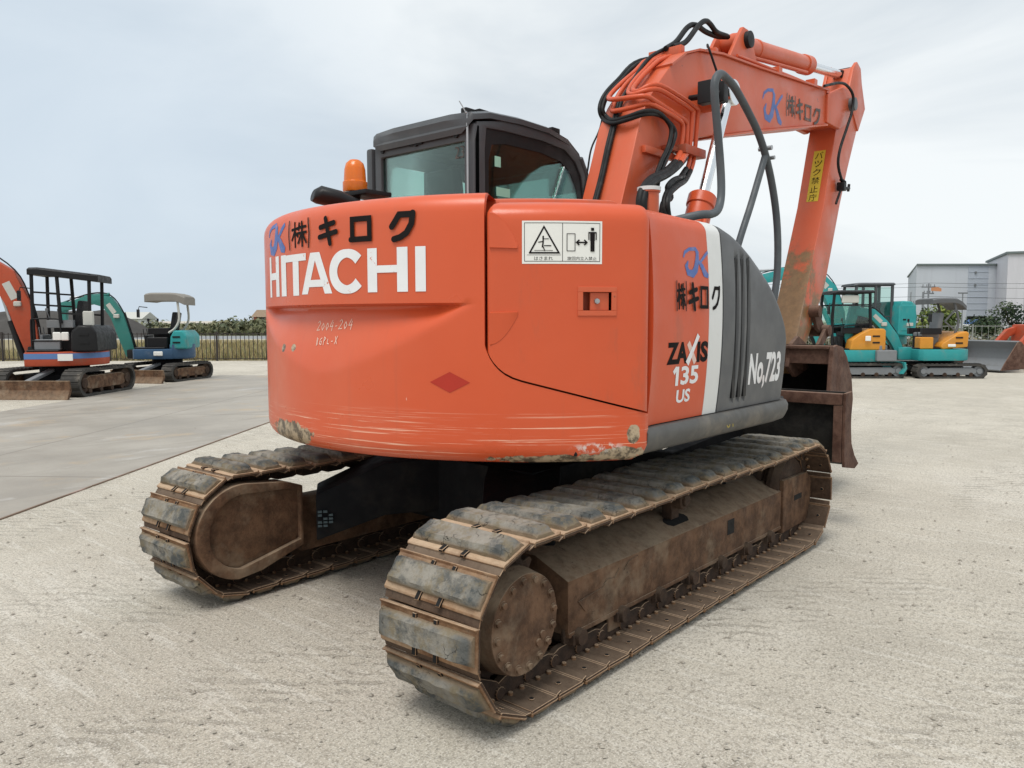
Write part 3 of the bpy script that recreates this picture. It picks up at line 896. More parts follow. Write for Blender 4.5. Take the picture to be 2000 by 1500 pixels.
# moulded fins at the hinge side
fb = MB()
def fin(zA, zB, curve_top):
    us_ = frange(213.9 / DEG, 218.3 / DEG, 10); P = []
    for k, u in enumerate(us_):
        t = k / 10
        if curve_top: a, b = zB - .004 * t, zA - (zA - zB - .018) * (t ** 1.9)
        else: b, a = zA + .003 * t, zB + (zA - zB - .018) * (t ** 1.9)
        P += [dmap(u, a, -.003), dmap(u, b, -.003), dmap(u, b - .003, .0075 if not curve_top else .002), dmap(u, a + .003, .0075 if curve_top else .002)]
    fs = []
    for k in range(10):
        for r in range(4): fs.append((4 * k + r, 4 * k + (r + 1) % 4, 4 * (k + 1) + (r + 1) % 4, 4 * (k + 1) + r))
    fs += [(0, 1, 2, 3), (40, 41, 42, 43)]
    fb.add(P, fs)
for fa in ((1.945, 1.797, True), (1.536, 1.400, False)):
    fb = MB(); fin(*fa); fb.build('moulded_fin', M['orange'], DOOR, smooth=True, ang=25)
# pinch-warning sticker
sk = MB()
su0, su1, sz0, sz1 = 219.0 / DEG, 231.75 / DEG, 1.733, 1.907
SM = lambda u, v, o: dmap(lerp(su0, su1, u), lerp(sz0, sz1, v), o)
grid(frange(0, 1, 8), [0, 1], lambda u, v: SM(u, v, .0012), sk, 0)
bk = []
A_ = su1 - su0; H_ = sz1 - sz0
def sline(pts, w): bk.append(([(su0 + p[0] * A_, sz0 + p[1] * H_) for p in pts], w))
sline([(.03, .06), (.03, .95), (.97, .95), (.97, .06), (.03, .06)], .0022)
sline([(.5, .06), (.5, .95)], .0022)
sline([(.095, .255), (.27, .86), (.455, .255), (.085, .255)], .0065)
sline([(.06, .205), (.48, .205)], .0015)
sline([(.26, .65), (.26, .5), (.25, .38)], .006); sline([(.26, .52), (.2, .50)], .004); sline([(.27, .42), (.36, .42)], .004); sline([(.26, .58), (.33, .58)], .003); sline([(.26, .40), (.28, .30)], .004); sline([(.15, .31), (.38, .31)], .002)
sline([(.555, .30), (.555, .70), (.655, .70), (.655, .30), (.555, .30)], .0028)
sline([(.68, .50), (.80, .50)], .006); sline([(.71, .56), (.675, .50), (.71, .44)], .006); sline([(.77, .56), (.805, .50), (.77, .44)], .006)
sline([(.875, .74), (.875, .54)], .020); sline([(.825, .73), (.925, .73)], .006); sline([(.828, .74), (.828, .56)], .004); sline([(.922, .74), (.922, .56)], .004)
sline([(.862, .56), (.862, .29)], .0085); sline([(.888, .56), (.888, .29)], .0085)
sline([(.875, .775), (.875, .845)], .013)
stroke_mesh(sk, bk, dmap, .002, .02, 1)
text_mesh(sk, 'はさまれ', (su0 + .15 * A_, sz0 + .085 * H_, su0 + .38 * A_, sz0 + .17 * H_), dmap, .002, mi=1)
text_mesh(sk, '旋回内立入禁止', (su0 + .56 * A_, sz0 + .085 * H_, su0 + .93 * A_, sz0 + .17 * H_), dmap, .002, mi=1)
sk.build('warning_sticker', [M['sticker_paper'], M['decal_black']], DOOR, smooth=False)

# --- right side hood: orange, white stripe and the sloping grey cover
HT_X = [-.72, -.53, -.26, -.02, .06, .16, .26, .36, .46, .56, .64, .72, .78, .83, .87, .90, .925, .945, .96]
HT_Z = [1.990, 1.990, 1.985, 1.985, 1.978, 1.955, 1.920, 1.872, 1.815, 1.755, 1.70, 1.625, 1.555, 1.485, 1.41, 1.33, 1.24, 1.14, 1.045]
def hood_y(x, z):
    y = -1.228 - .042 * (1 - ((z - 1.5) / .55) ** 2)
    if x > .80: y += .10 * ((x - .80) / .16) ** 2.2
    if x < -.60: y -= .02 * ((-.60 - x) / .12) ** 2
    return y
SLOT = [(.145, .185), (.215, .255), (.285, .325)]
def slot_in(x, z):
    for a, b in SLOT:
        if a < x < b and 1.085 < z < 1.83: return .016
    return 0.
def hood_piece(name, xs, mat, parent=EX, slots=False):
    mb = MB(); rows = []
    nside = 26
    for x in xs:
        zt = interp(x, HT_X, HT_Z); r = min(.075, (zt - 1.04) * .45); pts = []
        for k in range(nside + 1):
            z = lerp(1.040, zt - r, k / nside)
            pts.append(Vector((x, hood_y(x, z) + (slot_in(x, z) if slots else 0), z)))
        yb = hood_y(x, zt - r)
        for k in range(1, 7):
            a = PI / 2 * k / 6
            pts.append(Vector((x, yb + r * 1.15 * (1 - math.cos(a)), zt - r + r * math.sin(a))))
        pts.append(Vector((x, -.62, zt)))
        rows.append(pts)
    n = len(rows[0])
    vs = [p for r in rows for p in r]
    fs = [(i * n + j, (i + 1) * n + j, (i + 1) * n + j + 1, i * n + j + 1) for i in range(len(rows) - 1) for j in range(n - 1)]
    mb.add(vs, fs)
    for r in (rows[0], rows[-1]):
        q = [p for p in r] + [Vector((r[0].x, -.62, 1.04))]
        mb.add(q, [tuple(range(len(q)))])
    return mb.build(name, mat, parent, ang=38)
HO = hood_piece('hood', frange(-.690, -.150, 16), M['orange'])
HWs = hood_piece('hood_stripe', frange(-.1475, -.005, 8), M['white'])
gx = [.008, .03, .06, .10, .135]
for a, b in SLOT: gx += [a - .003, a + .003, b - .003, b + .003]
gx += [.36, .40, .45, .50, .55, .60, .65, .70, .74, .78, .81, .84, .87, .89, .91, .925, .937, .947, .955, .96]
HG = hood_piece('front_hood', gx, M['grey'], slots=True)
gpb = MB(); gpb.bb((-.0055, -1.22, 1.05), (.0085, -.65, 1.94)); gpb.build('panel_gap', M['gap'], EX, smooth=False); gpb = MB(); gpb.bb((-.735, -1.17, 1.06), (-.6895, -.7, 1.93))
gpb.build('panel_gap', M['gap'], EX, smooth=False)
sl = MB()
for a, b in SLOT:
    mb_ = (a + b) / 2
    sl.bb((a + .004, hood_y(mb_, 1.5) + .0135, 1.10), (b - .004, hood_y(mb_, 1.5) + .03, 1.815))
sl.build('vent_slot', M['black'], HG, smooth=False)
hmap = lambda u, v, o: Vector((u, hood_y(u, v) - o - .0005, v))
hm = MB(); stroke_mesh(hm, mark_JK(-.40, 1.705, -.15, 1.838, 1.0), hmap, .0010, .02)
hm.build('company_mark', M['decal_blue'], HO, smooth=False)
hk = MB()
st = kana('株', -.462, 1.555, -.395, 1.665, .012) + kana('paren', -.462, 1.548, -.395, 1.675, .007)
st += kana('キ', -.362, 1.552, -.272, 1.668, .021) + kana('ロ', -.248, 1.558, -.170, 1.660, .017)
stroke_mesh(hk, st, hmap, .0010, .02, caps=True); hk.build('company_name', M['decal_black'], HO, smooth=False)
hk2 = MB(); stroke_mesh(hk2, kana('ク', -.118, 1.552, -.035, 1.662, .018), hmap, .0010, .02, caps=True); hk2.build('company_name', M['decal_black'], HWs, smooth=False)
zx = MB()
text_mesh(zx, 'ZA', (-.545, 1.302, -.352, 1.402), hmap, bold=.045, mi=0)
text_mesh(zx, 'IS', (-.262, 1.302, -.150, 1.402), hmap, bold=.045, mi=0)
stroke_mesh(zx, [([(-.352, 1.398), (-.275, 1.302)], .030)], hmap, .0008, .02, 2)
stroke_mesh(zx, [([(-.255, 1.432), (-.290, 1.385), (-.355, 1.300)], [.028, .026, .034])], hmap, .0016, .02, 1)
stroke_mesh(zx, [([(-.475, 1.262), (-.448, 1.285)], .022), ([(-.440, 1.290), (-.440, 1.202)], .026)], hmap, .0008, .02, 1); text_mesh(zx, '35', (-.405, 1.203, -.235, 1.290), hmap, bold=.03, mi=1)
text_mesh(zx, 'US', (-.432, 1.120, -.300, 1.182), hmap, bold=.03, mi=1)
zx.build('lettering', [M['decal_black'], M['decal_white'], plain('pale_decal', (.75, .55, .48, 1), .5)], HO, smooth=False)
no = MB(); text_mesh(no, 'No,723', (.345, 1.125, .765, 1.325), hmap, bold=.038, off=.0012, cell=.04)
no.build('lettering', M['decal_white'], HG, smooth=False)

# --- lower skirt under the hood
mb = MB()
prof = [(-1.225, 1.036), (-1.262, 1.034), (-1.278, 1.012), (-1.276, .975), (-1.255, .932), (-1.20, .906), (-1.08, .903), (-1.08, 1.02)]
rows = []
for x in [-.715, -.5, -.2, .055, .062, .4, .7, .84, .90, .935, .96, .972]:
    k = 0 if x < .84 else ((x - .84) / .132) ** 2
    rows.append([Vector((x, lerp(y, -1.16, k * .65) , lerp(z, 1.0 if z < 1.02 else z, k * .55))) for y, z in prof])
n = len(prof)
mb.add([p for r in rows for p in r], [(i * n + j, i * n + (j + 1) % n, (i + 1) * n + (j + 1) % n, (i + 1) * n + j) for i in range(len(rows) - 1) for j in range(n)] + [tuple(range(n)), tuple(range((len(rows) - 1) * n, len(rows) * n))])
SKT = mb.build('side_skirt', M['skirt'], EX, ang=50)
tb = MB(); text_mesh(tb, '0T', (.06, .955, .16, 1.0), lambda u, v, o: Vector((u, -1.272 - .002, v)), bold=.0, cell=.2)
tb.build('paint_mark', plain('yellow_paint_mark', (.42, .33, .06, 1), .7, var=.3), SKT, smooth=False)
mb = MB(); mb.bb((-.74, 1.08, .903), (1.0, 1.30, 1.036)); mb.build('side_skirt', M['skirt'], EX, bevel=.03)

# --- deck, engine cover, left body side
mb = MB(); mb.bb((-1.0, -1.1, .93), (1.25, 1.12, 1.02)); mb.bb((-.95, -.55, .905), (.9, .55, .93)); mb.build('deck', M['black'], EX, bevel=.01)
mb = MB()
pts = [(1.18 * math.cos(R_(a)), 1.18 * math.sin(R_(a))) for a in frange(119, 241, 24)]
mb.prism(pts + [(-.12, -.62), (-.12, 1.1)], XY, 1.03, 2.05); mb.build('engine_cover', M['orange_dusty'], EX, bevel=.04)
mb = MB(); mb.bb((-.72, 1.02, 1.04), (-.13, 1.275, 1.98)); mb.build('left_panel', M['orange'], EX, bevel=.05, seg=3)
# exhaust/breather stack on the hood
mb = MB(); mb.lathe([(.058, 1.97), (.058, 2.235), (.066, 2.236), (.066, 2.262), (.050, 2.265), (.05, 2.10)], (.37, -.62, 0), n=24)
EXH = mb.build('exhaust_stack', M['orange_dusty'], EX)
mb = MB(); mb.lathe([(.067, 2.245), (.0685, 2.245), (.0685, 2.266), (.067, 2.266)], (.37, -.62, 0), n=24); mb.build('stack_rim', M['white'], EXH)

# --- cab
CAB = tag(empty('cab', (0, 0, 0)), 'dark grey operator cab with greenish glass'); CAB.parent = EX
cy0, cy1 = .335, 1.27
po = [(-.08, 1.02), (-.085, 2.60), (-.06, 2.715), (.20, 2.765), (.58, 2.775), (.87, 2.745), (1.03, 2.665), (1.11, 2.56), (1.17, 2.30), (1.22, 1.7), (1.2, 1.3), (1.1, 1.02)]
pi_ = [(.02, 1.86), (.015, 2.56), (.03, 2.690), (.20, 2.700), (.58, 2.705), (.84, 2.685), (.965, 2.62), (1.035, 2.53), (1.09, 2.30), (1.14, 1.86), (.8, 1.86), (.4, 1.86)]
mb = MB()
mb.ring(po, pi_, XZ, cy0, cy0 + .05)
pl_ = [(.02, 1.86), (.015, 2.45), (.03, 2.545), (.08, 2.575), (.30, 2.578), (.62, 2.575), (.84, 2.55), (.93, 2.48), (1.02, 2.30), (1.10, 1.86), (.8, 1.86), (.4, 1.86)]
mb.ring(po, pl_, XZ, cy1 - .05, cy1); mb.bb((.365, cy1 - .049, 1.86), (.47, cy1 - .004, 2.577))
# rear wall frame and header
ro = [(cy0, 1.02), (cy0, 2.70), (cy1, 2.70), (cy1, 1.02)]
ri = [(cy0 + .085, 1.86), (cy0 + .085, 2.605), (cy1 - .065, 2.605), (cy1 - .065, 1.86)]
mb.ring(ro, ri, YZ, -.084, -.03)
# front frame pillars
for y in (cy0 + .02, cy1 - .02):
    mb.tube([(1.03, y, 2.66), (1.10, y, 2.56), (1.16, y, 2.30), (1.20, y, 1.7), (1.18, y, 1.3)], .032, 8)
mb.bb((1.0, cy0, 1.02), (1.22, cy1, 1.35)); mb.bb((.98, cy0 + .03, 2.60), (1.05, cy1 - .03, 2.68))
SHELL = mb.build('cab_shell', M['cab'], CAB, bevel=.010, seg=2, ang=40)
# roof: crowned slab with overhanging rounded rear
mb = MB(); rows = []
for x, z, ins in [(-.105, 2.690, .10), (-.115, 2.725, .035), (-.09, 2.765, .01), (.05, 2.795, 0), (.35, 2.812, 0), (.65, 2.808, 0), (.87, 2.775, .01), (1.02, 2.70, .02), (1.10, 2.61, .04)]:
    a, b = cy0 - .012 + ins, cy1 + .012 - ins
    rows.append([Vector((x, a, z - .045)), Vector((x, a, z - .012)), Vector((x, a + .03, z + .004)), Vector((x, a + .20, z + .016)), Vector((x, b - .20, z + .016)), Vector((x, b - .03, z + .004)), Vector((x, b, z - .012)), Vector((x, b, z - .045))])
n = 8
mb.add([p for r in rows for p in r], [(i * n + j, (i + 1) * n + j, (i + 1) * n + (j + 1) % n, i * n + (j + 1) % n) for i in range(len(rows) - 1) for j in range(n)] + [tuple(range(n)), tuple(range((len(rows) - 1) * n, len(rows) * n))])
mb.build('cab_roof', M['cab'], CAB, ang=45)
mb = MB()
for x, y in ((.02, .50), (.10, .46), (.78, .40)): mb.bb((x, y, 2.80), (x + .09, y + .05, 2.845))
mb.build('roof_bracket', M['black'], CAB, bevel=.008)
mb = MB()
for y in (.48, .85, 1.18): mb = MB(); mb.cyl((-.0845, y, 2.645), (-.098, y, 2.645), .016, n=12); mb.build('header_bolt', M['black'], CAB)
mb = MB(); mb.bb((-.097, .79, 2.638), (-.0845, .91, 2.652)); mb.build('header_hinge', M['black'], CAB)
mb = MB(); mb.prism([(p[0], p[1]) for p in pi_], XZ, cy0 + .015, cy0 + .021); mb.build('cab_window', M['glass_dark'], CAB, smooth=False)
mb = MB(); mb.prism([(p[0], p[1]) for p in pl_], XZ, cy1 - .0035, cy1 - .001); mb.build('cab_window', M['glass'], CAB, smooth=False)
mb = MB(); mb.prism(ri, YZ, -.062, -.056)
RW = mb.build('rear_window', M['glass'], CAB, smooth=False)
mb = MB(); mb.add([(1.205, cy0 + .03, 1.36), (1.205, cy1 - .03, 1.36), (1.215, cy1 - .03, 1.7), (1.215, cy0 + .03, 1.7), (1.165, cy0 + .03, 2.30), (1.165, cy1 - .03, 2.30), (1.06, cy1 - .03, 2.60), (1.06, cy0 + .03, 2.60)], [(0, 1, 2, 3), (3, 2, 5, 4), (4, 5, 6, 7)])
mb.build('windshield', M['glass'], CAB)
# black ceramic band round the right-hand glass
gi = [(.06, 1.9), (.06, 2.50), (.09, 2.60), (.22, 2.625), (.58, 2.628), (.80, 2.605), (.905, 2.55), (.97, 2.47), (1.03, 2.30), (1.08, 1.9), (.8, 1.9), (.4, 1.9)]
mb = MB(); mb.ring(pi_, gi, XZ, cy0 + .0125, cy0 + .0145); mb.build('window_band', M['black'], CAB, smooth=False)
# things seen through the glass
mb = MB(); mb.bb((-.02, cy0 + .06, 2.655), (.95, cy1 - .06, 2.70)); mb.bb((-.02, cy0 + .06, 1.03), (1.18, cy1 - .06, 1.10)); mb.bb((-.028, cy0 + .06, 1.10), (-.018, cy1 - .06, 1.86))
mb.build('cab_lining', M['cab_in'], CAB, bevel=.01)
mb = MB(); mb.box((.45, .78, 1.55), (.52, .50, .16)); mb.box((.20, .78, 1.92), (.14, .48, .68), Matrix.Rotation(R_(-10), 3, 'Y')); mb.bb((.30, .78 - .04, 1.1), (.55, .82, 1.5))
SEAT = mb.build('seat', M['seat'], CAB, bevel=.05, seg=3)
mb = MB(); mb.box((.105, .78, 2.385), (.10, .27, .23), Matrix.Rotation(R_(-8), 3, 'Y')); mb.build('headrest', M['seat'], SEAT, bevel=.045, seg=4)
mb = MB(); mb.beam((.03, cy0 + .045, 2.66), (1.0, cy0 + .06, 2.60), .05, .09); mb.beam((.30, cy0 + .09, 2.64), (.34, cy0 + .09, 2.36), .012, .012); mb.tube([(.14, cy0 + .08, 2.60), (.2, cy0 + .07, 2.56), (.28, cy0 + .08, 2.60), (.36, cy0 + .07, 2.55), (.42, cy0 + .08, 2.62)], .012, 6, smooth_n=4)
mb.beam((.62, cy1 - .10, 1.8), (.62, cy1 - .10, 2.66), .05, .05); mb.bb((.72, .60, 1.3), (.95, .75, 2.05)); mb.bb((.55, cy1 - .2, 1.4), (.9, cy1 - .1, 2.28))
mb.bb((1.02, .38, 2.42), (1.04, .62, 2.62))
mb.build('cab_fittings', M['cab_in'], CAB, bevel=.006, seg=1)
mb = MB(); mb.bb((.115, cy0 + .0085, 2.47), (.17, cy0 + .0115, 2.535)); mb.bb((.13, cy0 + .0085, 2.29), (.26, cy0 + .0115, 2.345)); mb.build('window_sticker', M['paper_green'], CAB, smooth=False)
mb = MB(); text_mesh(mb, '23', (-.52, 2.51, -.44, 2.585), lambda u, v, o: Vector((-.064, -u, v)), bold=.0, cell=1)
mb.build('window_marking', M['decal_grey'], CAB, smooth=False)
# door rail post left of the rear wall
mb = MB(); mb.bb((-.10, cy1 + .015, 1.1), (.0, cy1 + .075, 2.68)); mb.build('door_post', M['cab'], CAB, bevel=.02)
mb = MB(); mb.tube([(-.105, cy0 + .035, 2.0), (-.108, cy0 + .035, 2.70), (-.115, cy0 + .04, 2.76), (-.14, cy0 + .07, 2.83)], .0035, 6, smooth_n=4); mb.cyl((-.105, cy0 + .035, 2.0), (-.107, cy0 + .035, 2.70), .007); mb.build('antenna', M['steel'], CAB)

# --- beacon, left mirror/lamp on the body
mb = MB(); mb.bb((-.72, .74, 2.03), (-.54, .87, 2.16)); mb.cyl((-.63, .80, 2.15), (-.63, .80, 2.275), .03); mb.bb((-.70, .62, 2.235), (-.50, .84, 2.262)); BB = mb.build('beacon_bracket', M['black'], EX, bevel=.005)
mb = MB(); mb.lathe([(.07, 2.268), (.073, 2.275), (.073, 2.325), (.066, 2.330), (.0655, 2.345), (.062, 2.40), (.052, 2.435), (.03, 2.455), (.002, 2.46)], (-.63, .80, 0), n=28); mb.build('warning_beacon', M['amber'], EX)
mb = MB()
P = [Vector((-.93, .80, 2.215)), Vector((-.90, .79, 2.22)), Vector((-.80, .74, 2.20)), Vector((-.70, .70, 2.165)), Vector((-.62, .68, 2.13))]
rad = [.035, .052, .050, .042, .03]; vs = []
for p, r in zip(P, rad):
    t = (P[-1] - P[0]).normalized(); sdv = t.cross(Vector((0, 0, 1))).normalized(); upv = sdv.cross(t)
    vs += [p + sdv * (1.7 * r * math.cos(2 * PI * k / 14)) + upv * (r * math.sin(2 * PI * k / 14)) for k in range(14)]
mb.add(vs, [(i * 14 + j, i * 14 + (j + 1) % 14, (i + 1) * 14 + (j + 1) % 14, (i + 1) * 14 + j) for i in range(4) for j in range(14)] + [tuple(range(14)), tuple(range(56, 70))])
mb.cyl((-.70, .70, 2.0), (-.70, .70, 2.16), .018); mb.build('rear_mirror', M['black'], EX, ang=60)

# --- boom
BY0, BY1 = -.415, -.110
boom_poly = [(.02, 1.42), (.40, 2.20), (.51, 2.48), (.60, 2.72), (.69, 2.86), (.80, 2.98), (.96, 3.13), (1.15, 3.25), (1.33, 3.315), (1.68, 3.375), (2.35, 3.435), (3.84, 3.59), (4.12, 3.60), (4.16, 3.33), (3.83, 3.29), (2.38, 2.98), (1.55, 2.79), (1.36, 2.75), (1.19, 2.68), (1.06, 2.61), (.96, 2.53), (.83, 2.38), (.71, 2.22), (.34, 1.36), (.20, 1.25), (.05, 1.28)]
mb = MB(); mb.prism(boom_poly, XZ, BY0, BY1)
BOOM = mb.build('boom', M['orange_dusty'], EX, bevel=.012, seg=2)
mb = MB()   # top and bottom flange plates give the welded box its lip
def strip(poly, y0, y1, th, mb):
    for i in range(len(poly) - 1):
        a, b = Vector((poly[i][0], 0, poly[i][1])), Vector((poly[i + 1][0], 0, poly[i + 1][1]))
        t = (b - a).normalized(); nv = Vector((-t.z, 0, t.x))
        mb.add([a + Vector((0, y0, 0)), b + Vector((0, y0, 0)), b + Vector((0, y1, 0)), a + Vector((0, y1, 0)), a + nv * th + Vector((0, y0, 0)), b + nv * th + Vector((0, y0, 0)), b + nv * th + Vector((0, y1, 0)), a + nv * th + Vector((0, y1, 0))],
               [(0, 1, 2, 3), (4, 5, 6, 7), (0, 1, 5, 4), (3, 2, 6, 7), (0, 3, 7, 4), (1, 2, 6, 5)])
strip(boom_poly[6:12], BY0 - .018, BY1 + .018, .014, mb)
strip([boom_poly[k] for k in (14, 15, 16)], BY0 - .018, BY1 + .018, .014, mb)
mb.build('flange', M['orange_dusty'], BOOM, smooth=False)
# end bosses: thick plates at the tip pin, weld seams, cylinder boss
mb = MB()
tip = [(3.80, 3.55), (4.20, 3.70), (4.42, 3.72), (4.52, 3.62), (4.50, 3.50), (4.38, 3.40), (4.15, 3.30), (3.80, 3.30)]
mb.prism(tip, XZ, BY0 - .022, BY0 + .03); mb.prism(tip, XZ, BY1 - .03, BY1 + .022)
mb.build('tip_plate', M['orange_dusty'], BOOM, bevel=.012)
mb = MB(); mb.cyl((4.42, BY0 - .075, 3.58), (4.42, BY1 + .07, 3.58), .062, n=24); mb.build('tip_pin', M['grey'], BOOM, bevel=.006)
mb = MB(); mb.cyl((1.42, BY0 - .12, 3.02), (1.42, BY1 + .12, 3.02), .095, n=28); mb.build('cylinder_boss', M['orange_dusty'], BOOM, bevel=.01)
mb = MB()
for x in (2.06,):
    for y in (-.36, -.17):
        mb.prism([(1.86, 3.375), (2.42, 3.43), (2.30, 3.62), (2.21, 3.70), (2.12, 3.70), (2.05, 3.62)], XZ, y - .016, y + .016)
mb.build('cylinder_bracket', M['orange_dusty'], BOOM, bevel=.006)
mb = MB(); mb.cyl((2.19, -.41, 3.62), (2.19, -.11, 3.62), .062, n=20); mb.build('bracket_pin', M['black'], BOOM, bevel=.005)
# company name on the flank
bmap = lambda u, v, o: Vector((u, BY0 - o, v + (u - 2.9) * .075))
mb = MB(); stroke_mesh(mb, mark_JK(2.40, 3.10, 2.80, 3.36, 1.0), bmap, .0015, .03); mb.build('company_mark', M['decal_blue'], BOOM, smooth=False)
mb = MB(); st = kana('株', 2.91, 3.20, 3.05, 3.355, .018) + kana('paren', 2.91, 3.19, 3.05, 3.365, .010) + kana('キ', 3.10, 3.195, 3.24, 3.35, .024) + kana('ロ', 3.29, 3.20, 3.44, 3.33, .022) + kana('ク', 3.50, 3.185, 3.66, 3.325, .024)
stroke_mesh(mb, st, bmap, .0015, .03, caps=True); mb.build('company_name', M['decal_grey'], BOOM, smooth=False)

# rigid pipes over the boom's shoulder, fanning to a clamp on the right flank
mb = MB(); yF = BY0 - .035
def on_back(px_t, y, d=.035):     # point riding on the boom's rear/top face, t = arc parameter in metres
    pl = [Vector((p[0], 0, p[1])) for p in boom_poly[0:12]]; s = px_t
    for i in range(len(pl) - 1):
        ln = (pl[i + 1] - pl[i]).length
        if s <= ln:
            t = (pl[i + 1] - pl[i]) / ln; nv = Vector((-t.z, 0, t.x)); p = pl[i] + t * s + nv * d
            return Vector((p.x, y, p.z))
        s -= ln
    return Vector((pl[-1].x, y, pl[-1].z))
# arc positions: foot 0, .87 (x .40), 1.17, 1.43, shoulder ~1.9-2.4, crest ~2.8
mb = MB(); mb.tube([on_back(3.6, -0.3, .04), on_back(3.1, -0.3, .045), on_back(2.75, -0.3, .045)] + [V((1.100, -0.300, 3.241)), V((0.892, -0.300, 3.117)), V((0.751, -0.300, 3.005)), V((0.681, -0.310, 2.938)), V((0.656, -0.370, 2.915)), V((0.682, -0.420, 2.942)), V((0.770, -0.455, 2.958)), V((1.024, -0.460, 2.938)), V((1.235, -0.460, 2.912)), V((1.258, -0.460, 2.870)), V((1.224, -0.460, 2.629))], .0155, 10, smooth_n=3); mb.build('hydraulic_pipe', M['orange'], BOOM, ang=70)
mb = MB(); mb.tube([on_back(3.6, -0.26, .04), on_back(3.1, -0.26, .045), on_back(2.75, -0.26, .045)] + [V((1.102, -0.260, 3.251)), V((0.896, -0.260, 3.119)), V((0.761, -0.260, 3.009)), V((0.676, -0.280, 2.926)), V((0.642, -0.350, 2.897)), V((0.670, -0.420, 2.915)), V((0.758, -0.455, 2.930)), V((0.961, -0.465, 2.908)), V((1.141, -0.465, 2.886)), V((1.170, -0.465, 2.849)), V((1.143, -0.465, 2.616))], .0155, 10, smooth_n=3); mb.build('hydraulic_pipe', M['orange'], BOOM, ang=70)
mb = MB(); mb.tube([on_back(3.6, -0.16, .04), on_back(3.1, -0.16, .045), on_back(2.75, -0.16, .045)] + [V((1.138, -0.160, 3.270)), V((0.945, -0.160, 3.141)), V((0.776, -0.150, 3.020)), V((0.652, -0.150, 2.917)), V((0.580, -0.240, 2.873)), V((0.580, -0.370, 2.862)), V((0.609, -0.450, 2.860)), V((0.702, -0.460, 2.847)), V((0.946, -0.460, 2.820)), V((1.090, -0.460, 2.799)), V((1.112, -0.460, 2.760)), V((1.103, -0.460, 2.627))], .0155, 10, smooth_n=3); mb.build('hydraulic_pipe', M['orange'], BOOM, ang=70)
mb = MB(); mb.tube([on_back(3.6, -0.2, .04), on_back(3.1, -0.2, .045), on_back(2.75, -0.2, .045)] + [V((1.138, -0.200, 3.262)), V((0.943, -0.200, 3.133)), V((0.763, -0.190, 2.997)), V((0.634, -0.190, 2.836)), V((0.585, -0.260, 2.802)), V((0.599, -0.370, 2.808)), V((0.646, -0.450, 2.822)), V((0.799, -0.470, 2.805)), V((0.956, -0.470, 2.791)), V((1.024, -0.470, 2.772)), V((1.039, -0.470, 2.729)), V((1.022, -0.470, 2.619))], .0155, 10, smooth_n=3); mb.build('hydraulic_pipe', M['orange'], BOOM, ang=70)
mb = MB(); mb.bb((.86, yF - .02, 2.585), (1.25, BY0, 2.615)); mb.bb((.98, yF - .075, 2.575), (1.26, yF + .005, 2.632)); mb.build('pipe_clamp', M['orange_red'], BOOM, bevel=.006)
mb = MB(); mb.bb((.62, yF + .005, 2.53), (1.0, BY0, 2.575)); mb.build('pipe_bracket', M['orange_dusty'], BOOM, bevel=.006)
mb = MB()
for s in (2.25, 2.75, 3.3): 
    a = on_back(s, -.13, .03); b = on_back(s, -.38, .03); mb.beam(a, b, .05, .06)
mb.build('pipe_clip', M['orange_dusty'], BOOM, bevel=.005)
# two thin lines along the boom's top edge to the arm
mb = MB()
for q in (0, .03): mb.tube([on_back(3.05, BY0 + .02 + q, .05), on_back(4.0, BY0 + .012 + q, .03), on_back(5.2, BY0 + .012 + q, .03), on_back(5.75, BY0 + .02 + q, .03)], .011, 8, smooth_n=3)
for s in (3.8, 4.6, 5.4): mb.box(on_back(s, BY0 + .03, .04), (.07, .08, .05))
mb.build('boom_line', M['orange_dusty'], BOOM, ang=60)

# hoses
def hose(paths, r, mat='hose', name='hydraulic_hose', parent=BOOM, sn=6):
    mb = MB()
    for p in paths: mb.tube(p, r, 9, smooth_n=sn)
    return mb.build(name, M[mat], parent, ang=70)

hose([[V((1.151, -0.270, 3.317)), V((1.295, -0.270, 3.401)), V((1.451, -0.270, 3.538)), V((1.570, -0.270, 3.585)), V((1.719, -0.270, 3.579)), V((1.907, -0.270, 3.597)), V((2.065, -0.280, 3.632))],
      [V((1.200, -0.300, 3.333)), V((1.376, -0.300, 3.415)), V((1.551, -0.300, 3.569)), V((1.657, -0.300, 3.630)), V((1.737, -0.300, 3.627)), V((1.837, -0.300, 3.600)), V((2.005, -0.300, 3.616))]], .019)
hose([[on_back(2.75, -.12, .05)] + [V((1.105, -0.100, 3.265)), V((0.828, -0.100, 3.071)), V((0.674, -0.100, 2.943)), V((0.623, -0.100, 2.850)), V((0.635, -0.120, 2.785)), V((0.565, -0.240, 2.724)), V((0.558, -0.360, 2.728)), V((0.600, -0.450, 2.751)), V((0.754, -0.460, 2.773)), V((0.871, -0.470, 2.744)), V((0.921, -0.480, 2.690)), V((0.842, -0.500, 2.592)), V((0.732, -0.520, 2.490)), V((0.626, -0.540, 2.371)), V((0.563, -0.550, 2.240))],
      [on_back(2.75, -.15, .05)] + [V((1.099, -0.120, 3.249)), V((0.834, -0.120, 3.065)), V((0.680, -0.120, 2.937)), V((0.628, -0.120, 2.847)), V((0.640, -0.140, 2.798)), V((0.577, -0.240, 2.745)), V((0.558, -0.360, 2.746)), V((0.587, -0.450, 2.767)), V((0.711, -0.470, 2.782)), V((0.815, -0.480, 2.747)), V((0.850, -0.490, 2.689)), V((0.779, -0.510, 2.580)), V((0.671, -0.530, 2.480)), V((0.566, -0.550, 2.362)), V((0.498, -0.560, 2.232))]], .0135)
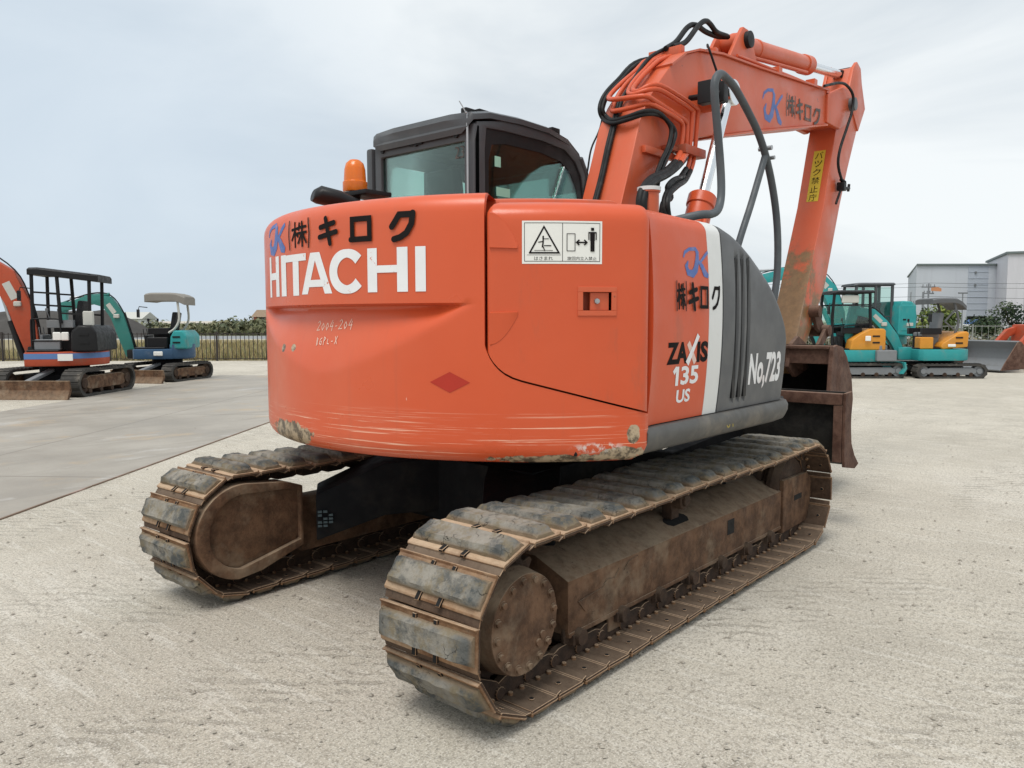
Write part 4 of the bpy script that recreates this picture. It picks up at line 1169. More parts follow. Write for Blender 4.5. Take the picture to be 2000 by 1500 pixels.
hose([[on_back(1.6, -.245, .045), on_back(1.3, -.245, .02), on_back(1.0, -.245, .02), on_back(.5, -.245, .02)], [on_back(1.6, -.225, .045), on_back(1.3, -.225, .02), on_back(1.0, -.228, .02), on_back(.5, -.228, .02)], [on_back(2.3, -.245, .07), on_back(2.0, -.245, .06), on_back(1.6, -.245, .045)]], .013)
hose([[V((0.900, -0.090, 3.078)), V((0.734, -0.080, 2.930)), V((0.660, -0.080, 2.738)), V((0.578, -0.070, 2.597)), V((0.554, -0.060, 2.466)), V((0.524, -0.050, 2.318))]], .006)
hose([[on_back(2.6, BY0 + .03, .05), V((1.42, BY0 - .03, 3.36)), V((1.50, BY0 - .06, 3.2)), V((1.56, BY0 - .10, 3.03))]], .008)
# hoses from the clamp down into the machine
hose([[V((0.967, -0.490, 2.543)), V((0.822, -0.520, 2.472)), V((0.669, -0.550, 2.403)), V((0.462, -0.580, 2.332)), V((0.344, -0.600, 2.265)), V((0.289, -0.610, 2.194)), V((0.291, -0.610, 2.102))],
      [V((1.017, -0.500, 2.549)), V((0.838, -0.540, 2.460)), V((0.665, -0.570, 2.385)), V((0.475, -0.600, 2.320)), V((0.350, -0.620, 2.255)), V((0.296, -0.630, 2.181)), V((0.298, -0.630, 2.101))]], .023)
hose([[V((1.033, -0.500, 2.480)), V((0.880, -0.540, 2.399)), V((0.706, -0.580, 2.325)), V((0.586, -0.610, 2.252)), V((0.528, -0.630, 2.183)), V((0.531, -0.640, 2.108))],
      [V((1.089, -0.500, 2.474)), V((0.929, -0.550, 2.388)), V((0.733, -0.600, 2.320)), V((0.593, -0.630, 2.257)), V((0.529, -0.650, 2.190)), V((0.549, -0.650, 2.109))],
      [V((0.926, -0.540, 2.411)), V((0.730, -0.580, 2.359)), V((0.621, -0.600, 2.299)), V((0.660, -0.600, 2.243)), V((0.539, -0.620, 2.197)), V((0.517, -0.620, 2.123))]], .018)
hose([[V((1.123, -0.480, 2.584)), V((1.073, -0.500, 2.531)), V((1.047, -0.500, 2.481))], [V((1.179, -0.480, 2.593)), V((1.129, -0.500, 2.533)), V((1.096, -0.500, 2.475))]], .014, 'orange', 'hydraulic_pipe')
mb = MB()
for p, q in ((V((0.998, -0.480, 2.581)), V((0.872, -0.510, 2.497))), (V((1.055, -0.490, 2.589)), V((0.895, -0.530, 2.494)))): mb.cyl(p, q, .0215, n=12)
mb.build('hose_fitting', M['orange'], BOOM)

# boom cylinders
for yy, nm in ((-.60, 'a'), (.07, 'b')):
    mb = MB(); p0c, p1c = V((.62, yy, 1.35)), V((1.42, yy, 3.02)); d = (p1c - p0c).normalized()
    mid = p0c + d * 1.02
    mb.cyl(p0c, mid, .083, n=28); mb.cyl(mid - d * .05, mid + d * .03, .092, n=28); mb.tube([p0c + V((.02, -.10, .25)), p0c + d * .8 + V((-.06, -.09, 0)), p0c + d * .95 + V((-.02, -.06, 0))], .016, 8, smooth_n=4)
    BC = mb.build('boom_cylinder', M['orange'], EX, bevel=.006, seg=1)
    mb = MB(); mb.cyl(mid + d * .02, p1c, .036, n=20); mb.cyl(p1c - V((0, .05, 0)), p1c + V((0, .05, 0)), .085, n=24); mb.build('cylinder_rod', M['chrome'], BC, bevel=.004, seg=1)
# arm cylinder on top of the boom
mb = MB(); a0, a1 = V((2.19, -.26, 3.62)), V((4.72, -.26, 3.955)); d = (a1 - a0).normalized()
mb.cyl(a0, a0 + d * 1.55, .076, n=30); mb.cyl(a0 + d * 1.44, a0 + d * 1.58, .086, n=30); mb.cyl(a0 - V((0, .1, 0)), a0 + V((0, .1, 0)), .07, n=20)
for s in (.38,): mb.cyl(a0 + d * s, a0 + d * (s + .04), .083, n=30)
AC = mb.build('arm_cylinder', M['orange_dusty'], EX, bevel=.005, seg=1)
mb = MB(); mb.cyl(a0 + d * 1.5, a1, .043, n=22); mb.build('cylinder_rod', M['chrome'], AC)
mb = MB(); mb.cyl(a1 - V((0, .075, 0)), a1 + V((0, .075, 0)), .07, n=24); mb.beam(a1 - d * .16, a1, .09, .07); mb.build('rod_eye', M['black'], AC, bevel=.005)
mb = MB(); mb.tube([a0 + d * .2 + V((0, -.05, -.085)), a0 + d * .6 + V((0, -.06, -.09)), a0 + d * 1.4 + V((0, -.06, -.09))], .014, 8); mb.build('cylinder_pipe', M['orange_dusty'], AC)

# --- arm
AY0, AY1 = -.390, -.135
arm_poly = [(4.17, 3.28), (4.26, 3.52), (4.50, 3.74), (4.62, 3.98), (4.72, 4.03), (4.80, 4.0), (4.84, 3.9), (4.97, 3.66), (4.78, 3.38), (4.55, 2.99), (4.36, 2.62), (4.0, 1.81), (3.74, 1.50), (3.52, 1.22), (3.40, 1.06), (3.28, 1.02), (3.20, 1.10), (3.24, 1.22), (3.37, 1.43), (3.92, 2.57)]
mb = MB(); mb.prism(arm_poly, XZ, AY0, AY1)
ARM = mb.build('arm', M['orange_arm'], EX, bevel=.012)
mb = MB()
for y in (AY0 - .012, AY1 - .02):
    mb.prism([(4.46, 3.70), (4.60, 3.98), (4.70, 4.06), (4.82, 4.02), (4.87, 3.88), (5.0, 3.66), (4.80, 3.40)], XZ, y, y + .034)
mb.build('horn_plate', M['orange_dusty'], ARM, bevel=.006)
# yellow warning sticker on the back face of the arm
av = (V((4.17, 0, 3.28)) - V((3.92, 0, 2.57))).normalized(); an = V((-av.z, 0, av.x))
amap = lambda u, v, o: V((3.92, -.27 - u, 2.57)) + av * v + an * o
mb = MB(); mb.add([amap(u, v, .002) for u, v in ((-.055, .05), (.055, .05), (.055, .58), (-.055, .58))], [(0, 1, 2, 3)])
for k, chx in enumerate('バック禁止庁'[:6]):
    v0 = .50 - .088 * k
    text_mesh(mb, chx, (-.036, v0 - .005, .036, v0 + .065), amap, .003, cell=1, mi=1)
mb.build('warning_sticker', [M['yellow'], M['decal_black']], ARM, smooth=False)
hose([[V((3.630, -0.460, 3.580)), V((4.030, -0.460, 3.695)), V((4.216, -0.470, 3.706)), V((4.356, -0.480, 3.644)), V((4.341, -0.480, 3.497)), V((4.209, -0.480, 3.315)), V((4.071, -0.470, 3.104)), V((4.057, -0.460, 2.961)), V((4.187, -0.450, 2.848)), V((4.327, -0.440, 2.799))]], .013, parent=ARM)
mb = MB(); mb.box((4.235, -.44, 2.775), (.07, .07, .08)); mb.cyl((4.23, -.44, 2.76), (4.42, -.45, 2.78), .016, n=10); mb.cyl((4.40, -.45, 2.75), (4.42, -.45, 2.82), .014, n=8); mb.cyl((4.22, -.44, 2.75), (4.12, -.43, 2.60), .012, n=8); mb.cyl((4.23, -.47, 2.81), (4.27, -.42, 2.85), .018, n=10); mb.build('stop_valve', M['black'], ARM, bevel=.004)
# --- bucket links and bucket
mb = MB()
for y in (AY0 - .045, AY1 + .012): mb.prism([(3.60, 1.58), (3.70, 1.62), (3.90, 1.44), (3.86, 1.36), (3.72, 1.42)], XZ, y, y + .034)
for y in (AY0 - .075, AY1 + .045): mb.beam((3.86, y, 1.40), (3.52, y, 1.14), .032, .09)
mb.cyl((3.64, AY0 - .09, 1.58), (3.64, AY1 + .09, 1.58), .055, n=20); mb.cyl((3.86, AY0 - .11, 1.40), (3.86, AY1 + .11, 1.40), .055, n=20)
mb.build('bucket_link', M['rust_red'], EX, bevel=.006)
BK0, BK1 = -.80, .28
outl = [(3.03, 1.265), (3.16, 1.29), (3.30, 1.27), (3.42, 1.18), (3.56, 1.0), (3.62, .80), (3.58, .58), (3.44, .42), (3.22, .33), (2.92, .30), (2.95, .50), (3.0, .85)]
mb = MB()
BUCKET = empty('bucket'); BUCKET.parent = EX
for y, yc in ((BK0, BK0 - .012), (BK1 - .03, BK1 - .018)):
    mb = MB(); mb.prism(outl, XZ, y, y + .03); mb.build('bucket_side', M['rust_red'], BUCKET, bevel=.006)
    mb = MB(); mb.prism([(2.90, .28), (3.02, .30), (3.09, .60), (3.12, .9), (3.14, 1.27), (3.02, 1.28), (2.96, .85)], XZ, yc, yc + .03); mb.build('side_cutter', M['rust_red'], BUCKET, bevel=.006)
mb = MB()
back = outl[1:10]
for i in range(len(back) - 1):
    a, b = back[i], back[i + 1]
    mb.add([V((a[0], BK0 + .03, a[1])), V((b[0], BK0 + .03, b[1])), V((b[0], BK1 - .03, b[1])), V((a[0], BK1 - .03, a[1]))], [(0, 1, 2, 3)])
mb.build('bucket_back', M['bucket_in'], BUCKET)
mb = MB(); mb.bb((3.05, BK0 + .03, 1.13), (3.12, BK1 - .03, 1.27)); mb.bb((3.02, BK0 + .02, 1.255), (3.16, BK1 - .02, 1.285)); mb.build('bucket_lip', M['rust_red'], BUCKET, bevel=.01)
mb = MB()
for y in (AY0 - .05, AY1 + .015): mb.prism([(3.02, 1.10), (3.10, 1.30), (3.24, 1.36), (3.40, 1.30), (3.58, 1.22), (3.60, 1.10), (3.45, 1.05), (3.2, 1.0)], XZ, y, y + .036)
mb.cyl((3.28, AY0 - .10, 1.13), (3.28, AY1 + .10, 1.13), .075, n=22); mb.cyl((3.50, AY0 - .10, 1.16), (3.50, AY1 + .10, 1.16), .05, n=20)
mb.build('bucket_hinge', M['rust_red'], BUCKET, bevel=.006)
mb = MB()
for k in range(5):
    y = lerp(BK0 + .08, BK1 - .08, k / 4); mb.prism([(2.70, .285), (2.95, .28), (2.97, .35), (2.9, .35)], XZ, y - .035, y + .035)
mb.build('bucket_tooth', M['rust'], BUCKET, bevel=.005)

# --- handrails on the right
mb = MB()
mb.tube([(-.02, -.93, 2.00), (.05, -1.10, 2.035), (.16, -1.12, 2.05), (.235, -1.12, 2.085), (.285, -1.11, 2.17), (.29, -1.1, 2.32), (.235, -1.1, 2.55), (.205, -1.1, 2.68), (.215, -1.1, 2.745), (.27, -1.1, 2.785), (.36, -1.1, 2.775), (.46, -1.1, 2.745), (.62, -1.1, 2.66), (.76, -1.1, 2.57), (.88, -1.1, 2.45), (.98, -1.1, 2.30), (1.05, -1.1, 2.14), (1.085, -1.1, 1.98), (1.09, -1.1, 1.80), (1.06, -1.1, 1.66), (1.02, -1.09, 1.5)], .0215, 14, smooth_n=4)
mb.tube([(.868, -1.1, 2.46), (.79, -1.1, 2.33), (.68, -1.1, 2.15), (.56, -1.1, 1.97), (.50, -1.08, 1.80)], .0195, 12, smooth_n=4)
mb.build('handrail', M['rail'], EX, ang=70)
mb = MB(); mb.cyl((.868, -1.14, 2.50), (.868, -1.06, 2.50), .014, n=10); mb.cyl((.91, -1.14, 2.45), (.91, -1.06, 2.45), .012, n=10); mb.build('rail_bolt', M['steel'], EX)
mb = MB()
mb.box((1.06, -.62, 2.945), (.07, .09, .14)); mb.box((1.25, -.62, 2.985), (.07, .09, .13)); mb.beam((1.06, -.60, 2.96), (1.25, -.60, 2.98), .03, .03)
mb.cyl((1.22, -.64, 2.97), (1.22, BY0, 2.98), .02, n=10)
mb.build('work_lamp', M['black'], EX, bevel=.025, seg=3)

# --- undercarriage
mb = MB()
mb.cyl((0, 0, .42), (0, 0, .80), .52, .50, n=48); mb.cyl((0, 0, .80), (0, 0, .905), .58, n=48)
mb.bb((-.55, -.5, .36), (.55, .5, .72))
def leg(sx, sy):
    a = [V((sx * .30, sy * .25, 0)), V((sx * .98, sy * .76, 0))]
    sd_ = V((-(a[1] - a[0]).y, (a[1] - a[0]).x, 0)).normalized()
    A = []; 
    for p, zt, zb, w in ((a[0], .73, .42, .20), (a[0].lerp(a[1], .55), .70, .40, .19), (a[1], .53, .27, .17)):
        A += [p + sd_ * w + V((0, 0, zb)), p - sd_ * w + V((0, 0, zb)), p - sd_ * w + V((0, 0, zt)), p + sd_ * w + V((0, 0, zt))]
    mb.add(A, [(i * 4 + j, i * 4 + (j + 1) % 4, i * 4 + 4 + (j + 1) % 4, i * 4 + 4 + j) for i in range(2) for j in range(4)] + [(0, 1, 2, 3), (8, 9, 10, 11)])
for sx in (-1, 1):
    for sy in (-1, 1): leg(sx, sy)
CF = mb.build('undercarriage_frame', M['under'], EX, bevel=.012)
mb = MB()   # data plate on the rear left leg
d_ = (V((-.98, .76, 0)) - V((-.30, .25, 0))).normalized(); nn = V((-d_.y, d_.x, 0)); nn = nn if nn.x < 0 else -nn
pc = V((-.94, .73, .40)) + nn * .188
for i in range(3):
    for j in range(5):
        if (i * 7 + j * 3) % 4: mb.box(pc + d_ * (.03 * (i - 1)) + V((0, 0, .02 * (j - 2))), (.022, .012, .012), Matrix.Rotation(math.atan2(d_.y, d_.x), 3, 'Z'))
mb.build('data_plate', plain('worn_data_plate', (.05, .075, .085, 1), .5, var=.4, nscale=40), CF)

# track geometry
TXC, TZC, TR = 1.44, .365, .293
PIT = 0.17088
PER = 4 * TXC + 2 * PI * TR
NSH = round(PER / PIT)
def tpath(s):
    s %= PER
    if s < 2 * TXC: return V((TXC - s, 0, TZC + TR)), V((-1, 0, 0)), V((0, 0, 1))
    s -= 2 * TXC
    if s < PI * TR:
        a = PI / 2 + s / TR; nv = V((math.cos(a), 0, math.sin(a))); return V((-TXC, 0, TZC)) + nv * TR, V((-math.sin(a), 0, math.cos(a))), nv
    s -= PI * TR
    if s < 2 * TXC: return V((-TXC + s, 0, TZC - TR)), V((1, 0, 0)), V((0, 0, -1))
    s -= 2 * TXC
    a = -PI / 2 + s / TR; nv = V((math.cos(a), 0, math.sin(a))); return V((TXC, 0, TZC)) + nv * TR, V((-math.sin(a), 0, math.cos(a))), nv
def shoe_mesh(i):
    mb = MB(); hw = .25
    # grouser plate with turned lips, slightly bent by use
    prf = [(-.078, .020), (-.072, .017), (.066, .017), (.072, .012), (.078, .012), (.078, .024), (.070, .028), (-.078, .028)]
    mb.prism(prf, lambda x, z, t: V((x, t, z)), -hw, hw, 3)
    mb.prism([(-.0785, .0281), (.070, .0281), (.0785, .0245), (.080, .028), (.072, .0355), (-.068, .0355), (-.074, .043), (-.0795, .043)], lambda x, z, t: V((x, t, z)), -hw - .0005, hw + .0005, 0)
    mb.prism([(.070, .0160), (.104, .0050), (.106, .0110), (.074, .0240)], lambda x, z, t: V((x, t, z)), -hw + .004, hw - .004, 3)
    # dark notches at the link cut-outs and bolt heads
    for y in (-.055, .055): mb.box((.062, y, .0385), (.05, .022, .012), None, 1); mb.box((-.055, y, .0385), (.03, .02, .012), None, 1)
    for y in (-.105, .105):
        for x in (-.035, .035): mb.cyl((x, y, .018), (x, y, .004), .011, n=6, mi=0)
    for y in (-.19, .19): mb.cyl((-.01, y, .018), (-.01, y, .012), .012, n=8, mi=1)
    # chain links
    for y in (-.075, .075):
        mb.prism([(-.088, -.045), (-.05, -.058), (.05, -.058), (.088, -.045), (.088, .004), (.05, .017), (-.05, .017), (-.088, .004)], lambda x, z, t: V((x, t, z)), y - .016, y + .016, 2)
    mb.cyl((.0855, -.10, -.018), (.0855, .10, -.018), .026, n=12, mi=2)
    return mb.mesh('shoe', [M['rust_lt'], M['gap'], M['rust_dk'], M['rust_in']], bevel=.0025, seg=1)
def pad_mesh(seed):
    rnd = random.Random(seed)
    nx, ny = 8, 24; hl, hw, ht = .0525, .240, .040
    def cs(a): return abs(a) ** .5 * (1 if a > 0 else -1)
    vs = []; idx = {}
    def h(u, v):   # u,v in -1..1
        e = max(0, (abs(u) - .74) / .26); f = max(0, (abs(v) - .84) / .16)
        return ht * (1 - .60 * e ** 2.4) * (1 - .60 * f ** 1.9)
    off = V((seed * 3.1, seed * 1.7, 0))
    for j in range(ny + 1):
        for i in range(nx + 1):
            u, v = 2 * i / nx - 1, 2 * j / ny - 1
            z = .034 + h(u, v)
            nz = noise.noise(V((u * .8, v * 2.4, .3)) + off) * .004 + noise.noise(V((u * 2.5, v * 9, .7)) + off) * .0032 + noise.noise(V((u * 6, v * 24, .9)) + off) * .0028
            ex_ = 1 + .05 * noise.noise(V((v * 5, u * 2, 3)) + off)
            vs.append(V((u * hl * ex_, v * hw * (1 + .012 * noise.noise(V((u * 3, v, 5)) + off)), max(.04, z + nz))))
    mb = MB(); n = nx + 1
    mb.add(vs, [(j * n + i, j * n + i + 1, (j + 1) * n + i + 1, (j + 1) * n + i) for j in range(ny) for i in range(nx)])
    bnd = [i for i in range(n)] + [j * n + nx for j in range(1, ny + 1)] + [ny * n + i for i in range(nx - 1, -1, -1)] + [j * n for j in range(ny - 1, 0, -1)]
    B = [vs[k] for k in bnd]; B2 = [V((p.x * 1.02, p.y * 1.005, .035)) for p in B]; k = len(B)
    mb.add(B + B2, [(i, (i + 1) % k, k + (i + 1) % k, k + i) for i in range(k)])
    me = mb.mesh('pad', M['pad'], ang=55)
    return me
SHOE = shoe_mesh(0)
PADS = [pad_mesh(s) for s in range(1, 8)]
rng = random.Random(3)
def make_track(yc, side, phase):
    T = empty('track', (0, yc, 0)); T.parent = EX
    for k in range(NSH):
        p, t, nv = tpath(k * PER / NSH + phase)
        # the upper run hangs a little between its rollers
        if nv.z > .9: p.z -= .016 * math.sin(PI * (p.x + 1.44) / 1.44) ** 2
        jit = Matrix.Rotation(rng.uniform(-.012, .012), 3, 'Z') @ Matrix.Rotation(rng.uniform(-.02, .02), 3, 'Y')
        rot = (Matrix((t, nv.cross(t), nv)).transposed() @ jit).to_4x4(); rot.translation = p
        for nm, me in (('track_shoe', SHOE), ('rubber_pad', PADS[rng.randrange(len(PADS))])):
            o = bpy.data.objects.new(nm, me); COL.objects.link(o); o.parent = T
            o.matrix_local = rot
            if nm == 'rubber_pad' and rng.random() < .5: o.matrix_local = rot @ Matrix.Rotation(PI, 4, 'Z')
    s = side       # -1: outer side is -y
    o_ = lambda y: s * y
    mb = MB()
    prof = [(o_(.105), .168), (o_(.105), .405), (o_(-.075), .485), (o_(-.18), .485), (o_(-.18), .168)]
    mb.prism(prof, YZ, -1.05, 1.25)
    mb.prism([(o_(.110), .180), (o_(.110), .158), (o_(.06), .158), (o_(.06), .180)], YZ, -1.048, 1.248)
    # idler yoke
    fr = [(1.2525, .13), (1.2525, .475), (1.66, .47), (1.74, .42), (1.74, .30), (1.68, .14)]
    mb.prism(fr, XZ, o_(.118), o_(.07)); mb.prism(fr, XZ, o_(-.13), o_(-.175))
    mb.prism([(1.2545, .435), (1.2545, .470), (1.60, .465), (1.60, .43)], XZ, o_(.068), o_(-.128))
    # guard lugs under the frame
    for x in (-.66, .09, .76): mb.bb((x - .07, o_(.098), .085), (x + .07, o_(.083), .17))
    F = mb.build('track_frame', M['rust'], T, bevel=.010)
    mb = MB()   # clean-out holes and lettering boss
    sl_ = V((0, o_(-.18), .08)).normalized()
    for x, zz, w, hh in ((.51, .325, .085, .085), (1.50, .33, .13, .035)):
        yq = .1055 if x < 1.2 else .1185
        mb.bb((x - w / 2, o_(yq - .004), zz - hh / 2), (x + w / 2, o_(yq + .0012), zz + hh / 2)); mb.build('cleanout_hole', M['gap'], T, smooth=False); mb = MB()
    ey = V((0, o_(-.18), .08)); ey.normalize(); nz_ = V((0, o_(.08), .18)).normalized()
    base = V((.03, o_(.015), .445)) + nz_ * .0012
    pl = [base + V((a * .11, 0, 0)) + ey * (b * .036) for a, b in ((-1, -.3), (-.75, -1), (.75, -1), (1, -.3), (1, .4), (.75, 1), (-.75, 1), (-1, .4))]
    mb.add(pl, [tuple(range(8))]); mb.build('cleanout_hole', M['gap'], T, smooth=False)
    mb = MB(); mb.prism([(-.98, .30), (-.93, .245), (-.70, .285), (-.55, .33), (-.50, .395), (-.58, .385), (-.62, .35), (-.66, .372), (-.70, .335), (-.76, .345), (-.80, .315), (-.9, .31)], XZ, o_(.1052), o_(.1100)); mb.build('weathered_plate', M['rust'], T, smooth=False)
    # final drive: sprocket and bolted cover on the outside, motor shield on the inside
    mb = MB(); prf = []
    for k in range(84):
        a = 2 * PI * k / 84; r = .285 if (k % 4) in (0, 1) else .245
        prf.append((-1.44 + r * math.cos(a), TZC + r * math.sin(a)))
    mb.prism(prf, XZ, o_(.035), o_(-.035)); mb.cyl((-1.44, o_(.03), TZC), (-1.44, o_(.12), TZC), .215, .205, n=40); mb.build('sprocket', M['rust_dk'], T, bevel=.004, seg=1)
    mb = MB(); mb.cyl((-1.44, o_(.12), TZC), (-1.44, o_(.195), TZC), .205, .192, n=48)
    for k in range(16):
        a = 2 * PI * k / 16 + .1; c = V((-1.44 + .168 * math.cos(a), o_(.195), TZC + .168 * math.sin(a))); mb.cyl(c - V((0, o_(.002), 0)), c + V((0, o_(.013), 0)), .0140, n=6); mb.cyl(c, c + V((0, o_(.003), 0)), .019, n=12)
    for a in (-.6, -.9): 
        c = V((-1.44 + .12 * math.cos(a), o_(.194), TZC + .12 * math.sin(a))); mb.cyl(c, c + V((0, o_(.008), 0)), .016, n=8)
    mb.build('final_drive_cover', M['rust'], T, bevel=.004, seg=1)
    mb = MB()
    tear = [(-1.46 + .268 * math.cos(R_(a)), .385 + .255 * math.sin(R_(a))) for a in frange(78, 262, 22)] + [(-1.36, .148), (-1.09, .235), (-1.09, .575), (-1.2, .612)]
    tin = [(-1.45 + .205 * math.cos(R_(a)), .385 + .20 * math.sin(R_(a))) for a in frange(78, 262, 22)] + [(-1.37, .21), (-1.11, .27), (-1.11, .55), (-1.2, .57)]
    mb.prism(tin, XZ, o_(-.16), o_(-.235)); mb.ring(tear, tin, XZ, o_(-.14), o_(-.262))
    mb.build('motor_shield', M['rust'], T, bevel=.008)
    mb = MB(); mb.lathe([(.06, -.10), (.225, -.09), (.255, -.05), (.255, -.02), (.215, -.02), (.215, .02), (.255, .02), (.255, .05), (.225, .09), (.06, .10)], (1.44, 0, TZC), 'Y', 48); mb.build('idler', M['rust_dk'], T)
    for k in range(7):
        x = lerp(-.98, 1.06, k / 6); mb = MB()
        mb.lathe([(.03, -.10), (.050, -.099), (.062, -.092), (.080, -.088), (.080, -.075), (.060, -.07), (.060, .07), (.080, .075), (.080, .088), (.062, .092), (.050, .099), (.03, .10)], (x, 0, .158), 'Y', 22); mb.cyl((x, o_(.10), .150), (x, o_(.135), .150), .040, .034, n=14); mb.bb((x - .05, o_(.085), .125), (x + .05, o_(.118), .168))
        mb.build('track_roller', M['rust_dk'], T)
    mb = MB(); mb.cyl((.0, o_(.085), .565), (.0, o_(-.10), .565), .050, n=20); mb.bb((-.04, o_(.03), .46), (.04, o_(-.03), .55)); mb.cyl((.0, o_(.08), .565), (.0, o_(.10), .565), .032, n=14)
    mb.build('carrier_roller', M['rust_dk'], T, bevel=.004, seg=1)
    return T
make_track(-.995, -1, .05)
make_track(.995, 1, .11)

# --- dozer blade at the front
mb = MB()
prof = [(2.06, .995), (2.13, .99), (2.10, .86), (2.095, .74), (2.12, .60), (2.20, .49), (2.30, .445), (2.27, .44), (2.17, .47), (2.085, .58), (2.055, .74), (2.06, .88)]
mb.prism(prof, XZ, -1.225, 1.225); BL = mb.build('dozer_blade', M['blade_back'], EX, bevel=.004)
mb = MB(); mb.bb((1.985, -1.222, .905), (2.0535, 1.222, .985)); mb.build('blade_top_beam', M['rust_red'], BL, bevel=.008)
for y in (-1.245, 1.2255):
  mb = MB(); mb.prism([(2.0, .99), (2.14, .995), (2.135, .75), (2.16, .62), (2.23, .53), (2.335, .45), (2.25, .425), (2.02, .465), (2.0, .6)], XZ, y, y + .0195); mb.build('blade_end_plate', M['rust_red'], BL, bevel=.003, seg=1)
for y in (-1.2245, 1.165):
  mb = MB(); mb.bb((1.99, y, .50), (2.05, y + .06, .903)); mb.build('blade_rib', M['rust_red'], BL, bevel=.003, seg=1)
mb = MB()
for y in (-.42, .42): mb.beam((.9, y * .8, .50), (2.05, y, .62), .12, .16)
mb.beam((.9, 0, .55), (2.05, 0, .85), .12, .12)
mb.build('blade_arm', M['under'], BL, bevel=.01)

# ================================================================== the yard behind
AL, AC_ = YAW + PI / 2, YAW + PI          # world angles of "left in the view" and "towards the camera"
def capsule(L, h, n=10):
    r = h / 2; x = L / 2 - r; p = []
    for k in range(n + 1): a = PI / 2 + PI * k / n; p.append((-x + r * math.cos(a), r + r * math.sin(a)))
    for k in range(n + 1): a = -PI / 2 + PI * k / n; p.append((x + r * math.cos(a), r + r * math.sin(a)))
    return p
def mini(name, label, loc, hu, ht, sp):
    """small excavator: upper works face angle hu, tracks face angle ht"""
    root = tag(empty(name, loc, hu), label, 'excavator', 'excavators parked round the yard')
    RT = Matrix.Rotation(ht - hu, 3, 'Z')
    rot = lambda o: setattr(o, 'rotation_euler', (0, 0, ht - hu))
    L_, W_, tw, th = sp['L'], sp['W'], sp['tw'], sp['th']
    for s in (1, -1):
        T = empty('track', (0, 0, 0), ht - hu); T.parent = root
        yc = s * (W_ / 2 - tw / 2)
        mb = MB(); out_ = capsule(L_, th); inn = [(x * (1 - .07 / L_ * 2), th / 2 + (z - th / 2) * (1 - .10 / th)) for x, z in out_]
        mb.ring(out_, inn, XZ, yc - tw / 2, yc + tw / 2)
        per = 40
        for k in range(per):           # moulded lugs
            q = k / per * len(out_); i = int(q); a = V((out_[i][0], 0, out_[i][1])); b = V((out_[(i + 1) % len(out_)][0], 0, out_[(i + 1) % len(out_)][1]))
        def along(s_):
            tot = 0; P = [V((x, 0, z)) for x, z in out_]; P.append(P[0])
            for i in range(len(P) - 1):
                ln = (P[i + 1] - P[i]).length
                if tot + ln >= s_: t = (P[i + 1] - P[i]).normalized(); return P[i] + t * (s_ - tot), t
                tot += ln
            return P[-1], V((1, 0, 0))
        tot = 2 * (L_ - th) + PI * th; nl = int(tot / .12)
        for k in range(nl):
            p, t = along(k * tot / nl); nv = V((t.z, 0, -t.x))
            c = V((p.x, yc, p.z)) + nv * .004
            mb.box(c, (.05, tw * .94, .026), Matrix((t, V((0, 1, 0)), nv)).transposed())
        mb.build('track_belt', M['track_rub'], T, smooth=False)
        mb = MB(); fr = [(x * .74, th / 2 + (z - th / 2) * .50) for x, z in capsule(L_, th, 3)]
        mb.prism(fr, XZ, yc - s * tw * .2, yc + s * tw * .36); mb.build('track_frame', sp.get('frame', M['rust']), T, bevel=.01, seg=1)
        for x in (-L_ / 2 + th / 2, L_ / 2 - th / 2):
            mb = MB(); mb.cyl((x, yc - tw * .3, th / 2), (x, yc + tw * .3, th / 2), th * .40, n=20); mb.cyl((x, yc - tw * .42, th / 2), (x, yc + tw * .42, th / 2), th * .2, n=14)
            mb.build('idler', M['grey_mid'] if sp.get('idl') else M['rust_dk'], T, bevel=.008, seg=1)
        for k in range(4):
            x = lerp(-L_ * .28, L_ * .28, k / 3); mb = MB(); mb.cyl((x, yc - tw * .3, .10), (x, yc + tw * .38, .10), .055, n=12); mb.build('track_roller', M['rust_dk'], T)
    mb = MB(); mb.bb((-L_ * .25, -W_ / 2 + tw, th * .35), (L_ * .25, W_ / 2 - tw, th * .8)); mb.cyl((0, 0, th * .7), (0, 0, sp['z0']), sp['R'] * .55, n=24)
    o = mb.build('undercarriage', M['under'], root, bevel=.01, seg=1); rot(o)
    if sp.get('blade'):
        bx, bh = L_ / 2 + .28, sp['blade']; bz = sp.get('bz', .02)
        mb = MB(); pr = [(bx, bz + bh), (bx + .05, bz + bh), (bx + .02, bz + bh * .5), (bx + .10, bz + .04), (bx + .12, bz), (bx + .05, bz), (bx - .04, bz + bh * .45)]
        mb.prism(pr, XZ, -W_ / 2, W_ / 2)
        o = mb.build('dozer_blade', sp.get('bmat', M['rust']), root, bevel=.006, seg=1); rot(o)
        mb = MB()
        for y in (-.25, .25): mb.beam((L_ * .2, y, th * .55), (bx, y, bz + bh * .45), .09, .10)
        mb.beam((L_ * .15, 0, th), (bx, 0, bz + bh * .8), .12, .07)
        o = mb.build('blade_arm', sp.get('barm', M['grey_mid']), root, bevel=.01, seg=1); rot(o)
    # slewing base with rounded plan
    z0, z1, Rr = sp['z0'], sp['z1'], sp['R']; fx = sp.get('fx', Rr * .95)
    plan = [(Rr * math.cos(R_(a)), Rr * math.sin(R_(a))) for a in frange(100, 260, 16)] + [(fx * .9, -Rr * .98), (fx, -Rr * .8), (fx, Rr * .8), (fx * .9, Rr * .98)]
    mb = MB(); mb.prism(plan, XY, z0, z1); SK = mb.build('base_skirt', sp['skirt'], root, bevel=.03)
